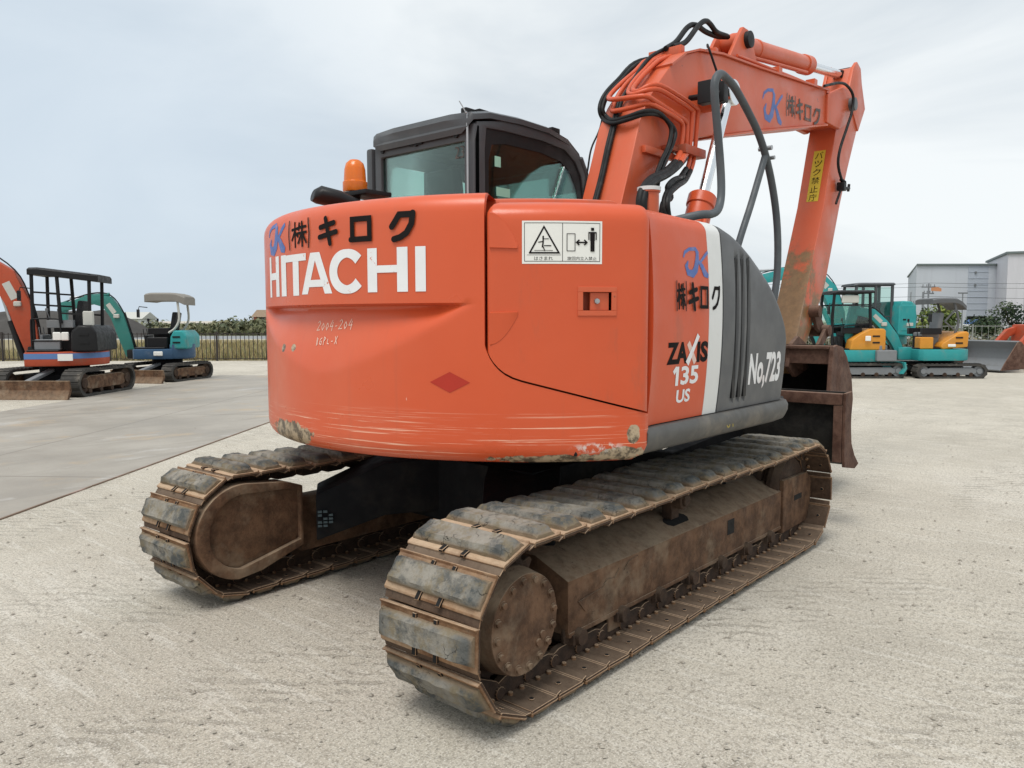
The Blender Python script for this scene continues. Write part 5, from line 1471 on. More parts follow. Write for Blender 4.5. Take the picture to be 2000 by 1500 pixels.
    if sp.get('stripe'):
        mb = MB(); p2 = [(x * 1.004, y * 1.004) for x, y in plan]
        mb.ring(p2, [(x * .97, y * .97) for x, y in plan], XY, lerp(z0, z1, .52), z1 - .025); mb.build('stripe', sp['stripe'], SK, smooth=False)
        mb = MB(); mb.bb((-.42, Rr * .995, lerp(z0, z1, .40)), (-.15, Rr * 1.03, lerp(z0, z1, .88))); mb.build('number_plate', M['sticker_paper'], SK, smooth=False)
    # engine hood at the back
    mb = MB(); h1 = sp['hz']
    mb.prism(sp['hood'], XZ, -Rr * sp.get('hw', .86), Rr * sp.get('hw', .86)); mb.build('engine_hood', sp['hoodm'], root, bevel=.06, seg=3)
    if sp.get('rearm'):
        mb = MB(); pr = [(Rr * 1.02 * math.cos(R_(a)), Rr * 1.02 * math.sin(R_(a))) for a in frange(118, 242, 14)]
        mb.prism(pr + [(-.2, -Rr * .7), (-.2, Rr * .7)], XY, z0 + .02, z1 + .12); mb.build('counterweight', sp['rearm'], root, bevel=.03)
    # operator station
    mb = MB(); mb.bb((-.1, -Rr * .75, z1), (fx * .95, Rr * .75, z1 + .04)); mb.build('floor', M['black'], root, bevel=.01, seg=1)
    zs = z1 + sp.get('sh', .42); sx = sp.get('sx', -.05)
    mb = MB(); mb.box((sx, 0, zs), (.46, .46, .14)); mb.box((sx - .25, 0, zs + .30), (.12, .44, .56), Matrix.Rotation(R_(-10), 3, 'Y')); mb.bb((sx - .22, -.24, z1), (sx + .16, .24, zs - .06)); mb.build('seat', sp.get('seatm', M['seat']), root, bevel=.04)
    mb = MB()
    for y in (-.34, .34): mb.box((sx + .05, y, zs + .10), (.50, .13, .16)); mb.beam((sx + .24, y, zs + .16), (sx + .30, y, zs + .36), .02, .02); mb.box((sx + .30, y, zs + .38), (.05, .05, .08))
    for y in (-.12, .12): mb.beam((fx * .72, y, z1 + .05), (fx * .80, y, z1 + .50), .02, .02)
    mb.bb((fx * .6, -.22, z1 + .04), (fx * .72, .22, z1 + .34)); mb.build('control_console', M['grey_mid'] if sp.get('grey_console') else M['black'], root, bevel=.015, seg=1)
    # roof
    rz, rx0, rx1, rw = sp['rz'], sp['rx0'], sp['rx1'], sp['rw']
    rm = sp['roofm']
    mb = MB(); rows = []
    for t in frange(0, 1, 8):
        x = lerp(rx0, rx1, t); dz = -sp.get('droop', .0) * max(0, (.35 - t) / .35) ** 2 - .03 * max(0, (t - .8) / .2) ** 2 + sp.get('slope', 0) * (t - .5)
        rh = sp.get('rh', .06)
        rows.append([V((x, -rw, rz + dz - rh)), V((x, -rw, rz + dz - .015)), V((x, -rw * .8, rz + dz + .02)), V((x, rw * .8, rz + dz + .02)), V((x, rw, rz + dz - .015)), V((x, rw, rz + dz - rh))])
    mb.add([p for r in rows for p in r], [(i * 6 + j, (i + 1) * 6 + j, (i + 1) * 6 + (j + 1) % 6, i * 6 + (j + 1) % 6) for i in range(8) for j in range(6)] + [tuple(range(6)), tuple(range(48, 54))])
    mb.build('canopy_roof', rm, root, bevel=.008, seg=1)
    pm = sp.get('postm', rm)
    for pth in sp['posts']:
        for y in (-rw * .86, rw * .86):
            mb = MB(); mb.tube([V((x, y, z)) for x, z in pth], sp.get('pr', .03), 8, smooth_n=4); mb.build('canopy_post', pm, root, ang=60)
    if sp.get('cage'):
        for y in (-rw * .86, rw * .86):
            mb = MB()
            for a, b in sp['cage']: mb.beam(V((a[0], y, a[1])), V((b[0], y, b[1])), .035, .035)
            mb.build('cab_frame', pm, root, smooth=False)
    for k, (a, b) in enumerate(sp.get('glass', [])):
        for y in (-rw * .84, rw * .84):
            mb = MB(); mb.bb((a[0], y - .004, a[1]), (b[0], y + .004, b[1])); mb.build('cab_window', M['glass'], root, smooth=False)
    if sp.get('rail'):
        for pth in sp['rail']:
            mb = MB(); mb.tube([V(p) for p in pth], .016, 8, smooth_n=3); mb.build('guard_rail', M['black'], root, ang=60)
    # boom, arm, bucket
    bw = sp.get('bw', .10); by = sp.get('by', 0.)
    bp = [V((x, by, z)) for x, z in sp['boom']]; hs = sp['bh']
    up_, dn = [], []
    for i, p in enumerate(bp):
        t = (bp[min(i + 1, len(bp) - 1)] - bp[max(i - 1, 0)]).normalized(); nv = V((-t.z, 0, t.x)); up_.append(p + nv * hs[i] / 2); dn.append(p - nv * hs[i] / 2)
    mb = MB(); mb.prism([(p.x, p.z) for p in up_] + [(p.x, p.z) for p in dn[::-1]], XZ, by - bw, by + bw); BM = mb.build('boom', sp['boomm'], root, bevel=.015)
    if sp.get('arm'):
        ap = sp['arm']; mb = MB(); mb.prism(ap, XZ, by - bw * .8, by + bw * .8); mb.build('arm', sp.get('armm', sp['boomm']), root, bevel=.015)
    mb = MB(); mb.bb((fx - .05, by - .16, z0), (sp['boom'][0][0] + .10, by + .16, sp['boom'][0][1] + .16)); mb.build('swing_bracket', sp.get('brm', M['black']), root, bevel=.04)
    for (a, b, r) in sp.get('cyls', []):
        a, b = V((a[0], by, a[1])), V((b[0], by, b[1])); mb = MB(); mb.cyl(a, a.lerp(b, .62), r, n=16); CY = mb.build('hydraulic_cylinder', sp.get('cylm', M['black']), root)
        mb = MB(); mb.cyl(a.lerp(b, .6), b, r * .55, n=12); mb.build('cylinder_rod', M['steel'], CY)
    hp = [u_ + V((0, .03, .03)) for u_ in up_]
    mb = MB(); mb.tube(hp, .016, 6, smooth_n=4); mb.build('boom_hose', M['hose'], root, ang=60)
    mb = MB(); mb.tube([hp[0] + V((-.15, -.06, -.05)), hp[0] + V((.02, -.09, .14)), hp[1] + V((0, -.09, 0)), hp[2] + V((0, -.09, 0))], .014, 6, smooth_n=4); mb.build('boom_hose', M['hose'], root, ang=60)
    mb = MB(); q = bp[2]; mb.box(q + V((0, bw + .02, 0)), (.14, .06, .10)); mb.build('boom_lamp', M['grey_lt'], BM, bevel=.015, seg=1)
    mb = MB(); t_ = (bp[3] - bp[2]).normalized(); mb.beam(bp[2].lerp(bp[3], .2) + V((0, bw + .002, 0)), bp[2].lerp(bp[3], .85) + V((0, bw + .002, 0)), .006, hs[2] * .35); mb.build('boom_decal', M['grey_lt'], BM, smooth=False)
    xr = min(x for x, z in sp['hood']); yh = Rr * sp.get('hw', .86)
    for zz in (.35, .65):
        mb = MB(); zq = lerp(z1, max(z for x, z in sp['hood']), zz); mb.bb((xr + .16, yh - .01, zq - .02), (xr + .34, yh + .012, zq + .02)); mb.build('hood_vent', M['black'], root, smooth=False)
    mb = MB(); mb.tube([V((rx1 - .05, rw * .86, rz - .35)), V((rx1 + .10, rw * 1.15, rz - .33)), V((rx1 + .12, rw * 1.2, rz - .42))], .012, 6); mb.box((rx1 + .12, rw * 1.2, rz - .50), (.03, .14, .20)); mb.build('side_mirror', M['black'], root, bevel=.01, seg=1)
    if sp.get('bucket'):
        bx_, bz_, sgn = sp['bucket']; pr = [(0, .42), (.18, .46), (.40, .30), (.42, .08), (.25, -.04), (-.08, -.02)]
        mb = MB(); mb.prism([(bx_ + sgn * x, bz_ + z) for x, z in pr], XZ, by - .26, by + .26); mb.build('bucket', sp.get('bmat', M['rust']), root, bevel=.01, seg=1)
    for k, (c, d, mt) in enumerate(sp.get('boxes', [])):
        mb = MB(); mb.box(c, d); mb.build(['side_box', 'label_plate', 'light_box'][min(k, 2)], M[mt], root, bevel=.02, seg=1)
    return root

# orange canopy machine at the left edge of the photograph
mini('excavator', 'orange-red excavator with black canopy and blue stripe along its side, at far left', yard(-9.32, 16.35), AL + R_(12), AC_ - R_(2), dict(
    L=2.15, W=1.85, tw=.38, th=.54, z0=.60, z1=.88, R=.84, fx=.52, skirt=M['orange_red'], stripe=M['blue_str'], blade=.36, bz=.0, hz=1.3,
    hood=[(-.85, .88), (-.83, 1.28), (-.74, 1.40), (-.50, 1.42), (-.36, 1.30), (-.34, .88)], hoodm=M['black'], rearm=None, sh=.46, sx=-.12, grey_console=True,
    rh=.13, rz=2.50, rx0=-.84, rx1=.46, rw=.50, roofm=M['black'], droop=.0, slope=.16, pr=.036,
    posts=[[(-.62, .9), (-.64, 1.6), (-.66, 2.45)], [(-.10, 1.45), (-.08, 1.9), (-.06, 2.45)], [(.40, .9), (.41, 1.6), (.40, 2.5)]],
    cage=[((-.07, 2.05), (.40, 2.08)), ((-.08, 1.80), (.40, 1.83)), ((-.64, 1.62), (-.08, 1.66))],
    rail=[[(.44, .47, .95), (.44, .47, 1.46), (.38, .47, 1.54), (-.02, .47, 1.54), (-.1, .47, 1.45), (-.1, .47, .95)], [(.43, .47, 1.1), (-.08, .47, 1.1)]],
    boom=[(.56, .82), (.66, 1.30), (.80, 1.85), (1.04, 2.36), (1.60, 2.78), (2.6, 2.90)], bh=[.26, .38, .44, .48, .38, .26], boomm=M['orange_red'], bw=.12, by=-.05,
    arm=[(2.45, 3.1), (2.7, 3.05), (2.6, 1.8), (2.45, 1.2), (2.35, 1.25), (2.4, 2.0)], cyls=[((.78, .70), (1.12, 2.0), .065)], bucket=(2.4, .75, -1),
    boxes=[((.16, .42, 1.02), (.50, .10, .22), 'grey_mid'), ((-.10, .47, 1.19), (.30, .03, .17), 'sticker_paper'), ((-.62, .44, 1.55), (.20, .08, .30), 'grey_lt')]))
# green machine with a pale canopy
mini('excavator', 'faded green excavator with pale sun canopy and dark blue base, in front of the fence', yard(-8.80, 20.05), AL + R_(6), AC_ - R_(12), dict(
    L=1.75, W=1.45, tw=.30, th=.44, z0=.55, z1=.80, R=.66, fx=.66, skirt=M['blue_dk'], blade=.32, bz=.0, hz=1.1,
    hood=[(-.66, .80), (-.66, 1.12), (-.56, 1.26), (-.34, 1.26), (-.26, 1.1), (-.24, .80)], hoodm=M['teal'], rearm=M['blue_dk'], sh=.34, sx=.02,
    rh=.19, rz=2.18, rx0=-.60, rx1=.36, rw=.46, roofm=plain('canopy_skirt', (.23, .215, .19, 1), .7), postm=M['grey_lt'], droop=.10, pr=.03,
    posts=[[(-.18, 1.2), (-.34, 1.32), (-.44, 1.55), (-.42, 1.9), (-.40, 2.14)]], cage=None,
    boom=[(.84, .62), (.98, 1.05), (1.16, 1.62), (1.40, 1.98), (1.75, 2.04), (2.5, 1.82)], bh=[.20, .28, .32, .32, .24, .18], boomm=M['teal_dk'], bw=.09,
    arm=[(2.35, 2.0), (2.55, 1.95), (2.55, 1.2), (2.45, .7), (2.35, .7), (2.4, 1.3)], cyls=[((1.35, 2.16), (2.3, 2.08), .05), ((.95, .6), (1.35, 1.70), .05)], cylm=M['teal_dk'], bucket=(2.4, .3, -1),
    boxes=[((.1, .30, .95), (.5, .25, .28), 'black'), ((.0, .69, .69), (.22, .03, .11), 'sticker_paper')]))
# amber and teal machine with a black cab cage
mini('excavator', 'amber and teal excavator with black framed cab, nearest the big rusty bucket', yard(9.15, 20.75), AL - R_(2), AL, dict(
    L=1.85, W=1.5, tw=.30, th=.38, z0=.42, z1=.72, R=.68, fx=.80, skirt=M['teal'], frame=M['grey_mid'], idl=True, blade=None, hz=1.2,
    hood=[(-.46, .72), (-.46, 1.22), (-.40, 1.27), (-.08, 1.27), (.18, 1.14), (.40, .98), (.44, .72)], hoodm=M['yel_or'], rearm=M['grey_mid'], sh=.40, sx=.28,
    rz=2.24, rx0=-.18, rx1=.90, rw=.50, roofm=M['black'], pr=.04,
    posts=[[(-.12, 1.2), (-.10, 1.7), (-.08, 2.2)], [(.84, .75), (.86, 1.5), (.82, 2.2)]],
    cage=[((-.10, 2.18), (.84, 2.18)), ((-.09, 1.88), (.84, 1.88)), ((-.10, 1.40), (.86, 1.30))], glass=[((-.08, 1.40), (.82, 1.86))],
    boom=[(.95, .60), (1.05, 1.0), (1.25, 1.5), (1.6, 1.9), (2.2, 1.9)], bh=[.18, .24, .28, .26, .2], boomm=M['teal'], bw=.09,
    cyls=[((1.0, .55), (1.5, 1.6), .05)], arm=None,
    boxes=[((.42, .44, 2.03), (.44, .03, .20), 'grey_lt'), ((.02, .65, 1.02), (.14, .02, .13), 'sticker_paper'), ((-.42, .5, .58), (.5, .56, .28), 'grey_mid')]))
# amber and teal machine with an open canopy
mini('excavator', 'small amber and teal excavator with open dark grey canopy, rightmost of the teal ones', yard(11.18, 20.6), AL, AL, dict(
    L=1.80, W=1.40, tw=.28, th=.37, z0=.45, z1=.74, R=.68, fx=.80, skirt=M['teal'], frame=M['grey_mid'], idl=True, blade=.30, bz=.12, hz=1.2, bmat=M['teal'], barm=M['black'],
    hood=[(-.44, .80), (-.46, 1.16), (-.40, 1.20), (-.20, 1.16), (.04, 1.0), (.20, .90), (.25, .80), (.20, .74)], hoodm=M['yel_or'], rearm=None, sh=.36, sx=.34, seatm=M['grey_mid'],
    rh=.12, rz=2.04, rx0=-.44, rx1=.42, rw=.46, roofm=M['grey'], droop=.18, pr=.032,
    posts=[[(-.20, 1.15), (-.27, 1.35), (-.25, 1.6), (-.15, 1.92)]], cage=[((-.22, 1.2), (.08, 1.45)), ((.08, 1.45), (-.18, 1.75))],
    boom=[(1.02, .62), (1.22, 1.02), (1.50, 1.38), (1.80, 1.66), (2.25, 1.72)], bh=[.20, .27, .28, .26, .20], boomm=M['teal'], bw=.10,
    cyls=[((1.15, .48), (1.75, 1.35), .045)], arm=[(2.1, 1.85), (2.35, 1.85), (2.5, 1.1), (2.4, .6), (2.3, .65), (2.25, 1.3)], bucket=(2.4, .25, -1), brm=M['teal'],
    boxes=[((.58, .38, .90), (.34, .30, .30), 'yel_or'), ((-.02, .60, .84), (.2, .02, .07), 'sticker_paper')]))
# larger teal machine with a cab behind them
mini('excavator', 'big teal excavator with dark cab and rounded hood, standing behind the amber ones', yard(11.75, 25.3), AL, AL, dict(
    L=2.6, W=2.0, tw=.42, th=.60, z0=.72, z1=1.02, R=.86, fx=1.0, skirt=M['teal'], frame=M['grey_mid'], blade=.40, bz=.25, hz=2.0, bmat=M['teal'],
    hood=[(-.74, .98), (-.78, 1.6), (-.72, 1.98), (-.60, 2.06), (-.30, 2.08), (-.22, 1.9), (-.20, 1.02)], hoodm=M['teal'], hw=1.1, rearm=None, sh=.45, sx=.35,
    rz=2.64, rx0=-.28, rx1=1.0, rw=.52, roofm=M['cab'], pr=.05,
    posts=[[(-.22, 1.1), (-.22, 1.8), (-.22, 2.6)], [(.30, 1.1), (.30, 1.8), (.30, 2.6)], [(.96, 1.1), (1.02, 1.6), (.90, 2.6)]],
    cage=[((-.22, 2.56), (.92, 2.56)), ((-.22, 1.15), (1.0, 1.15)), ((-.22, 1.6), (.3, 1.6))], glass=[((-.2, 1.62), (.92, 2.52))],
    boom=[(1.15, .95), (1.32, 1.7), (1.62, 2.45), (2.05, 2.86), (2.9, 2.98), (4.2, 2.70)], bh=[.26, .42, .48, .48, .36, .26], boomm=M['teal'], bw=.13,
    cyls=[((1.3, .8), (2.05, 2.5), .08), ((2.1, 3.16), (3.9, 3.06), .07)], cylm=M['teal'], arm=[(4.0, 3.0), (4.35, 2.9), (4.5, 1.9), (4.3, .9), (4.15, .9), (4.1, 2.0)], bucket=(4.3, .4, -1),
    boxes=[((-.50, .945, 1.55), (.46, .03, .80), 'teal'), ((-.38, .968, 1.5), (.10, .012, .05), 'black'), ((-.55, .968, 1.35), (.2, .01, .1), 'grey_lt')]))

# red wheel loader at the right edge
LD = tag(empty('wheel_loader', yard(15.05, 23.4), AL + R_(18)), 'orange-red wheel loader with grey steel bucket, cut by the right edge', 'loader')
pr = [(1.00, .06), (1.75, .05), (1.78, .09), (1.10, .14), (.92, .36), (.92, .66), (1.10, .86), (1.06, .90), (.84, .74), (.82, .34)]
mb = MB(); mb.prism(pr, XZ, -.92, .92); LBK = mb.build('bucket', M['grey_mid'], LD, bevel=.008, seg=1)
for y in (-.95, .921):
    mb = MB(); mb.prism([(.84, .10), (1.72, .06), (1.60, .25), (1.14, .86), (1.02, .88), (.82, .70)], XZ, y, y + .028); mb.build('bucket_side', M['rust_red'], LBK, bevel=.004, seg=1)
for y in (-.40, .40):
    mb = MB(); mb.prism([(-.75, 1.22), (-.65, 1.36), (.0, 1.20), (.66, .62), (.86, .52), (.84, .30), (.60, .34), (-.10, .98)], XZ, y - .06, y + .06); mb.build('lift_arm', M['orange_red'], LD, bevel=.015)
mb = MB(); mb.prism([(-2.4, .55), (-2.4, 1.25), (-1.4, 1.30), (-1.3, 1.0), (-.60, 1.05), (-.45, 1.36), (-.34, 1.34), (-.30, .55)], XZ, -.50, .50); mb.build('body', M['orange_red'], LD, bevel=.05)
for x in (-.75, -2.1):
    for y in (-.62, .62):
        mb = MB(); mb.lathe([(.20, -.15), (.42, -.15), (.47, -.10), (.47, .10), (.42, .15), (.20, .15)], (x, y, .47), 'Y', 28); WH = mb.build('wheel', M['track_rub'], LD)
        mb = MB(); mb.cyl((x, y - .12, .47), (x, y + .12, .47), .21, n=20); mb.build('rim', M['orange_red'], WH)

# ---------------------------------------------------------------- fences
def fence(name, label, lat0, lat1, dep, h, step, mat, pick, pr_=.022, wire=.006, z=0.):
    root = tag(empty(name, yard((lat0 + lat1) / 2, dep, z), YAW - PI / 2), label, 'fence')
    half = (lat1 - lat0) / 2; n = int(round(2 * half / step))
    for k in range(n + 1):
        x = lerp(-half, half, k / n); mb = MB(); mb.bb((x - pr_, -pr_, 0), (x + pr_, pr_, h + .03)); mb.build('post', mat, root, smooth=False)
    mb = MB(); m_ = int(2 * half / pick)
    for k in range(m_): x = -half + k * pick; mb.bb((x - wire, -wire - .002, .05), (x + wire, wire - .002, h))
    for zz in (.08, h - .05): mb.bb((-half, -.012, zz - .015), (half, .012, zz + .015))
    mb.build('mesh_panel', mat, root, smooth=False)
    return root
fence('fence', 'dark brown picket fence in front of the yellow dry grass', -21.0, -3.0, 29.3, 1.06, 1.93, plain('dark_fence', (.035, .028, .025, 1), .6), .16, .03, .011)
fence('fence', 'pale grey wire fence in front of the weeds and far shrubs', 12.5, 27.0, 35.5, 1.25, 2.0, plain('pale_fence', (.25, .26, .24, 1), .6), .30, .022, .006)

# ---------------------------------------------------------------- plants
def leafmat(name, cols):
    out_ = []
    for i, c in enumerate(cols):
        n = NT(name + str(i) if i else name); col = n.mix(n.noise(1.3, 4, .6), scale_col(c, .8), scale_col(c, 1.5)); n.base(col); n.rough(.65)
        n.p.inputs['Specular IOR Level'].default_value = .2
        out_.append(n.m)
    return out_
def leaves(mb, clumps, n, size, rnd, nm=3, base_up=.4):
    tot = sum(c[1][0] * c[1][1] * c[1][2] for c in clumps) ** 1
    for c, r in clumps:
        k = max(6, int(n * (r[0] * r[1] * r[2]) / tot)); cm = rnd.randrange(nm)
        for _ in range(k):
            d = V((rnd.gauss(0, 1), rnd.gauss(0, 1), rnd.gauss(0, 1))).normalized() * (rnd.random() ** .38) * rnd.uniform(.85, 1.12)
            p = V(c) + V((d.x * r[0], d.y * r[1], d.z * r[2]))
            if p.z < .02: continue
            nrm = (d + V((rnd.uniform(-.9, .9), rnd.uniform(-.9, .9), rnd.uniform(-.3, .9)))).normalized()
            a = nrm.orthogonal().normalized(); a = Matrix.Rotation(rnd.random() * 6.3, 3, nrm) @ a; b = nrm.cross(a)
            s = size * rnd.uniform(.6, 1.4)
            mb.add([p + a * s, p + b * s * .45, p - a * s, p - b * s * .45], [(0, 1, 2, 3)], cm if rnd.random() < .7 else rnd.randrange(nm))
def shrub(name, label, cat, loc, clumps, n, size, cols, seed, trunk=True):
    rnd = random.Random(seed); root = tag(empty(name, loc, YAW - PI / 2), label, cat)
    mb = MB(); leaves(mb, clumps, n, size, rnd); mb.build('crown', leafmat(name + '_leaf', cols), root, smooth=False, recalc=False)
    if trunk:
        mb = MB()
        for c, r in clumps[::2]: mb.tube([V((c[0] * .15, c[1] * .15, 0)), V((c[0] * .5, c[1] * .5, c[2] * .5)), V(c)], .05 * max(.6, r[0]), 6)
        mb.build('trunk', M['rust_dk'], root)
    return root
G1 = [(.10, .14, .030, 1), (.16, .19, .045, 1), (.07, .10, .03, 1)]
G2 = [(.018, .036, .020, 1), (.03, .05, .024, 1), (.045, .065, .03, 1)]
G3 = [(.12, .125, .065, 1), (.17, .165, .095, 1), (.085, .10, .06, 1)]  # far bush colours lightened, with distance haze put into the tones
rnd = random.Random(11)
cl = [((rnd.uniform(-1.1, 1.1), rnd.uniform(-.6, .6), rnd.uniform(.5, 1.75)), (rnd.uniform(.4, .7),) * 3) for _ in range(14)] + [((.5, 0, 2.0), (.6, .6, .45))]
shrub('shrub', 'bright green leafy shrub right behind the smallest canopy excavator', 'shrub', yard(20.5, 38.5), cl, 2600, .10, G1, 5)
cl = [((rnd.uniform(-2.6, 2.6), rnd.uniform(-1, 1), rnd.uniform(.6, 2.3) * (1 - .0)), (rnd.uniform(.6, 1.0),) * 3) for _ in range(20)]
cl = [(c, r) for c, r in cl if c[2] < 2.6 - .45 * abs(c[0])]
shrub('pine_shrub', 'dark green dense shrub in front of the warehouse at right edge', 'shrub', yard(38.2, 60), cl + [((0, 0, 2.1), (.9, .9, .7)), ((2, 0, 1.4), (1, 1, .7)), ((-1.6, 0, 1.1), (1, 1, .7))], 3400, .13, G2, 6)
def stuff_leaves(name, label, cat, boxes, n, size, cols, seed):
    rnd = random.Random(seed); mb = MB(); mats = leafmat(name + '_leaf', cols); leaves(mb, boxes, n, size, rnd)
    o = mb.build(name, mats, None, smooth=False, recalc=False); tag(o, label, cat, kind='stuff'); return o
# long far hedge across the left of the view
rnd = random.Random(21); bx = []
for k in range(150):
    lat = rnd.uniform(-62, -10); p = yard(lat, rnd.uniform(78, 92)); h = rnd.uniform(.55, 1.05) + .2 * math.sin(lat * .4)
    bx.append(((p.x, p.y, h * .62), (rnd.uniform(1.2, 2.6), rnd.uniform(1.2, 2.6), h)))
stuff_leaves('far_hedge', 'long uneven band of far green and brown bushes beyond the road', 'bushes', bx, 17000, .26, G3 + [(.10, .075, .05, 1)], 4)
bx = []
for k in range(40):
    p = yard(rnd.uniform(13.5, 34), rnd.uniform(37, 46)); bx.append(((p.x, p.y, .25), (rnd.uniform(.5, 1.1), rnd.uniform(.5, 1.1), rnd.uniform(.3, .85))))
stuff_leaves('tall_weeds', 'tangled grey-green weeds growing behind the pale fence', 'weeds', bx, 6500, .12, [(.12, .12, .075, 1), (.17, .15, .10, 1), (.075, .085, .05, 1)], 9)
# yellow dry grass behind the left fence
mb = MB(); rnd = random.Random(31)
for k in range(15000):
    p = yard(rnd.uniform(-23, -3.5), 29.6 + 22 * rnd.random() ** 1.4); h = rnd.uniform(.12, .40); a = rnd.random() * 6.3; w = .03
    d = V((math.cos(a) * w, math.sin(a) * w, 0)); lean = V((rnd.uniform(-.15, .15), rnd.uniform(-.15, .15), h))
    mb.add([p - d, p + d, p + lean], [(0, 1, 2)], rnd.choice([0, 0, 0, 1, 2]))
tag(mb.build('dry_grass', leafmat('dry_grass_blade', [(.31, .25, .125, 1), (.24, .21, .11, 1), (.17, .18, .085, 1)]), smooth=False, recalc=False), 'yellow dry grass standing behind the dark fence', 'grass', kind='stuff')
def sheet(name, lat0, lat1, d0, d1, z, mat, label=None):
    mb = MB(); mb.prism([tuple(yard(a, b).xy) for a, b in ((lat0, d0), (lat1, d0), (lat1, d1), (lat0, d1))], XY, z - .03, z)
    return tag(mb.build(name, mat, smooth=False), kind='structure')
sheet('grass_verge', -120, -3.0, 29.45, 62, .004, plain('straw_soil', (.27, .225, .125, 1), .95, var=.3, nscale=1.2, dirt=(.20, .19, .09, 1), dirt_amt=.6, dscale=.3))
sheet('road', -160, 60, 64, 76, .012, plain('grey_road', (.24, .25, .255, 1), .8, nscale=.5))
sheet('far_field', -400, 400, 77, 420, .008, plain('far_grass', (.12, .125, .07, 1), .95, var=.4, nscale=.1))
sheet('weed_verge', 10, 60, 36, 62, .008, plain('weedy_soil', (.17, .15, .10, 1), .95, var=.4, nscale=.8))
# grey gravel bank behind the far-left machines
mb = MB(); rnd = random.Random(3); rows = []
for i in range(41):
    lat = lerp(-50, -33, i / 40); e = min(1, i / 4, (40 - i) / 9); row = []
    for j in range(9):
        t = j / 8; hgt = 2.5 * math.sin(PI * min(1, t * 1.1) * .5) ** .9 * e * (1 if t < .8 else .9)
        p = yard(lat, lerp(66, 74, t)); row.append(V((p.x, p.y, max(-.05, hgt + .25 * noise.noise(V((lat * .5, t * 4, 0)))) if j else -.05)))
    rows.append(row)
mb.add([p for r in rows for p in r], [(i * 9 + j, (i + 1) * 9 + j, (i + 1) * 9 + j + 1, i * 9 + j + 1) for i in range(40) for j in range(8)])
tag(mb.build('earth_bank', plain('dark_bank_soil', (.060, .056, .052, 1), .95, var=.4, nscale=.6), ang=180), kind='structure')

# ---------------------------------------------------------------- warehouse and small far buildings
def corrugated(name, col):
    n = NT(name); w = n.t.nodes.new('ShaderNodeTexWave'); w.inputs['Scale'].default_value = 1.6; w.bands_direction = 'X'
    n.lk(n.tc.outputs['Object'], w.inputs['Vector'])
    c = n.mix(n.noise(.15, 5, .6), scale_col(col, .9), scale_col(col, 1.08)); st = n.ramp(n.noise(1., 5, .6, mscale=(1.2, 1.2, .05)), .5, .75, 0, .35)
    n.base(n.mix(st, c, scale_col(col, .82))); n.rough(.6); n.bump(w.outputs['Fac'], .4, .05); return n.m
WH1, WH2 = corrugated('grey_cladding', (.58, .61, .66, 1)), corrugated('pale_cladding', (.66, .65, .69, 1))
def block(name, label, loc, ang, w, d, h, wm, cat='warehouse'):
    root = tag(empty(name, loc, ang), label, cat)
    mb = MB(); mb.bb((0, 0, 0), (w, d, h)); mb.build('wall', wm, root, smooth=False)
    mb = MB(); mb.bb((-.3, -.3, h + .002), (w + .3, d + .3, h + .35)); mb.build('roof', plain('roof_trim', (.16, .19, .19, 1), .6), root, smooth=False)
    return root
LA = YAW - PI / 2
b1 = tag(empty('warehouse', yard(71.6, 140), LA), 'long pale grey clad warehouse with a dark loading door, left of its taller neighbour', 'warehouse')
pln = [(0, 0), (19, 0), (38.4, 40), (18.6, 40)]
mb = MB(); mb.prism(pln, XY, 0, 11.0); mb.build('wall', WH1, b1, smooth=False)
mb = MB(); mb.prism([(-.15, -.3), (19, -.3), (38.6, 40.2), (18.4, 40.2)], XY, 11.002, 11.3); mb.build('roof', plain('roof_trim', (.16, .19, .19, 1), .6), b1, smooth=False)
mb = MB(); mb.bb((9.1, -.05, .02), (12.7, -.003, 10.8)); 
for k in range(9): mb.bb((9.1, -.10, 1.0 + 1.1 * k), (12.7, -.051, 1.12 + 1.1 * k))
mb.build('facade_panel', plain('blue_grey_panel', (.44, .48, .54, 1), .6), b1, smooth=False)
mb = MB(); mb.bb((9.2, -.14, 0), (12.6, -.052, 2.0)); mb.build('loading_door', M['under'], b1, smooth=False)
for x, z in ((10.2, 9.6), (10.2, 7.4)):
    mb = MB(); mb.bb((x, -.22, z), (x + .35, -.11, z + .35)); mb.build('vent', M['grey_mid'], b1, smooth=False)
c0 = yard(81.4, 130)
dirw = (FH * 15 + RH * 6.5)
b2 = block('warehouse', 'taller white warehouse wing rising at the right edge', c0, LA - R_(23.4), 60, 22, 12.2, WH2)
mb = MB()
for k in range(8): mb.bb((2.5 + 5 * k, -.04, .5), (2.62 + 5 * k, -.003, 12.0))
mb.build('cladding_joint', M['grey_mid'], b2, smooth=False)
def house(label, lat, dep, w, h, wm, rm, name='house'):
    root = tag(empty(name, yard(lat, dep), LA), label, 'house')
    mb = MB(); mb.bb((0, 0, 0), (w, 7, h)); mb.build('wall', wm, root, smooth=False)
    mb = MB(); mb.prism([(-.4, h + .002), (7.4, h + .002), (3.5, h + 1.5)], YZ, -.4, w + .4); mb.build('roof', rm, root, smooth=False)
    for k in range(max(2, int(w / 4))):
        mb = MB(); mb.bb((1 + 3.4 * k, -.06, 1.0), (2.4 + 3.4 * k, -.003, 2.2)); mb.build('window', M['grey'], root, smooth=False)
house('low white building far off behind the orange and green excavators', -90, 170, 10, 1.9, M['white'], M['grey_lt'])
house('low red building far off just left of the big orange tail', -52.5, 160, 4.2, 2.2, M['orange_red'], M['rust'])

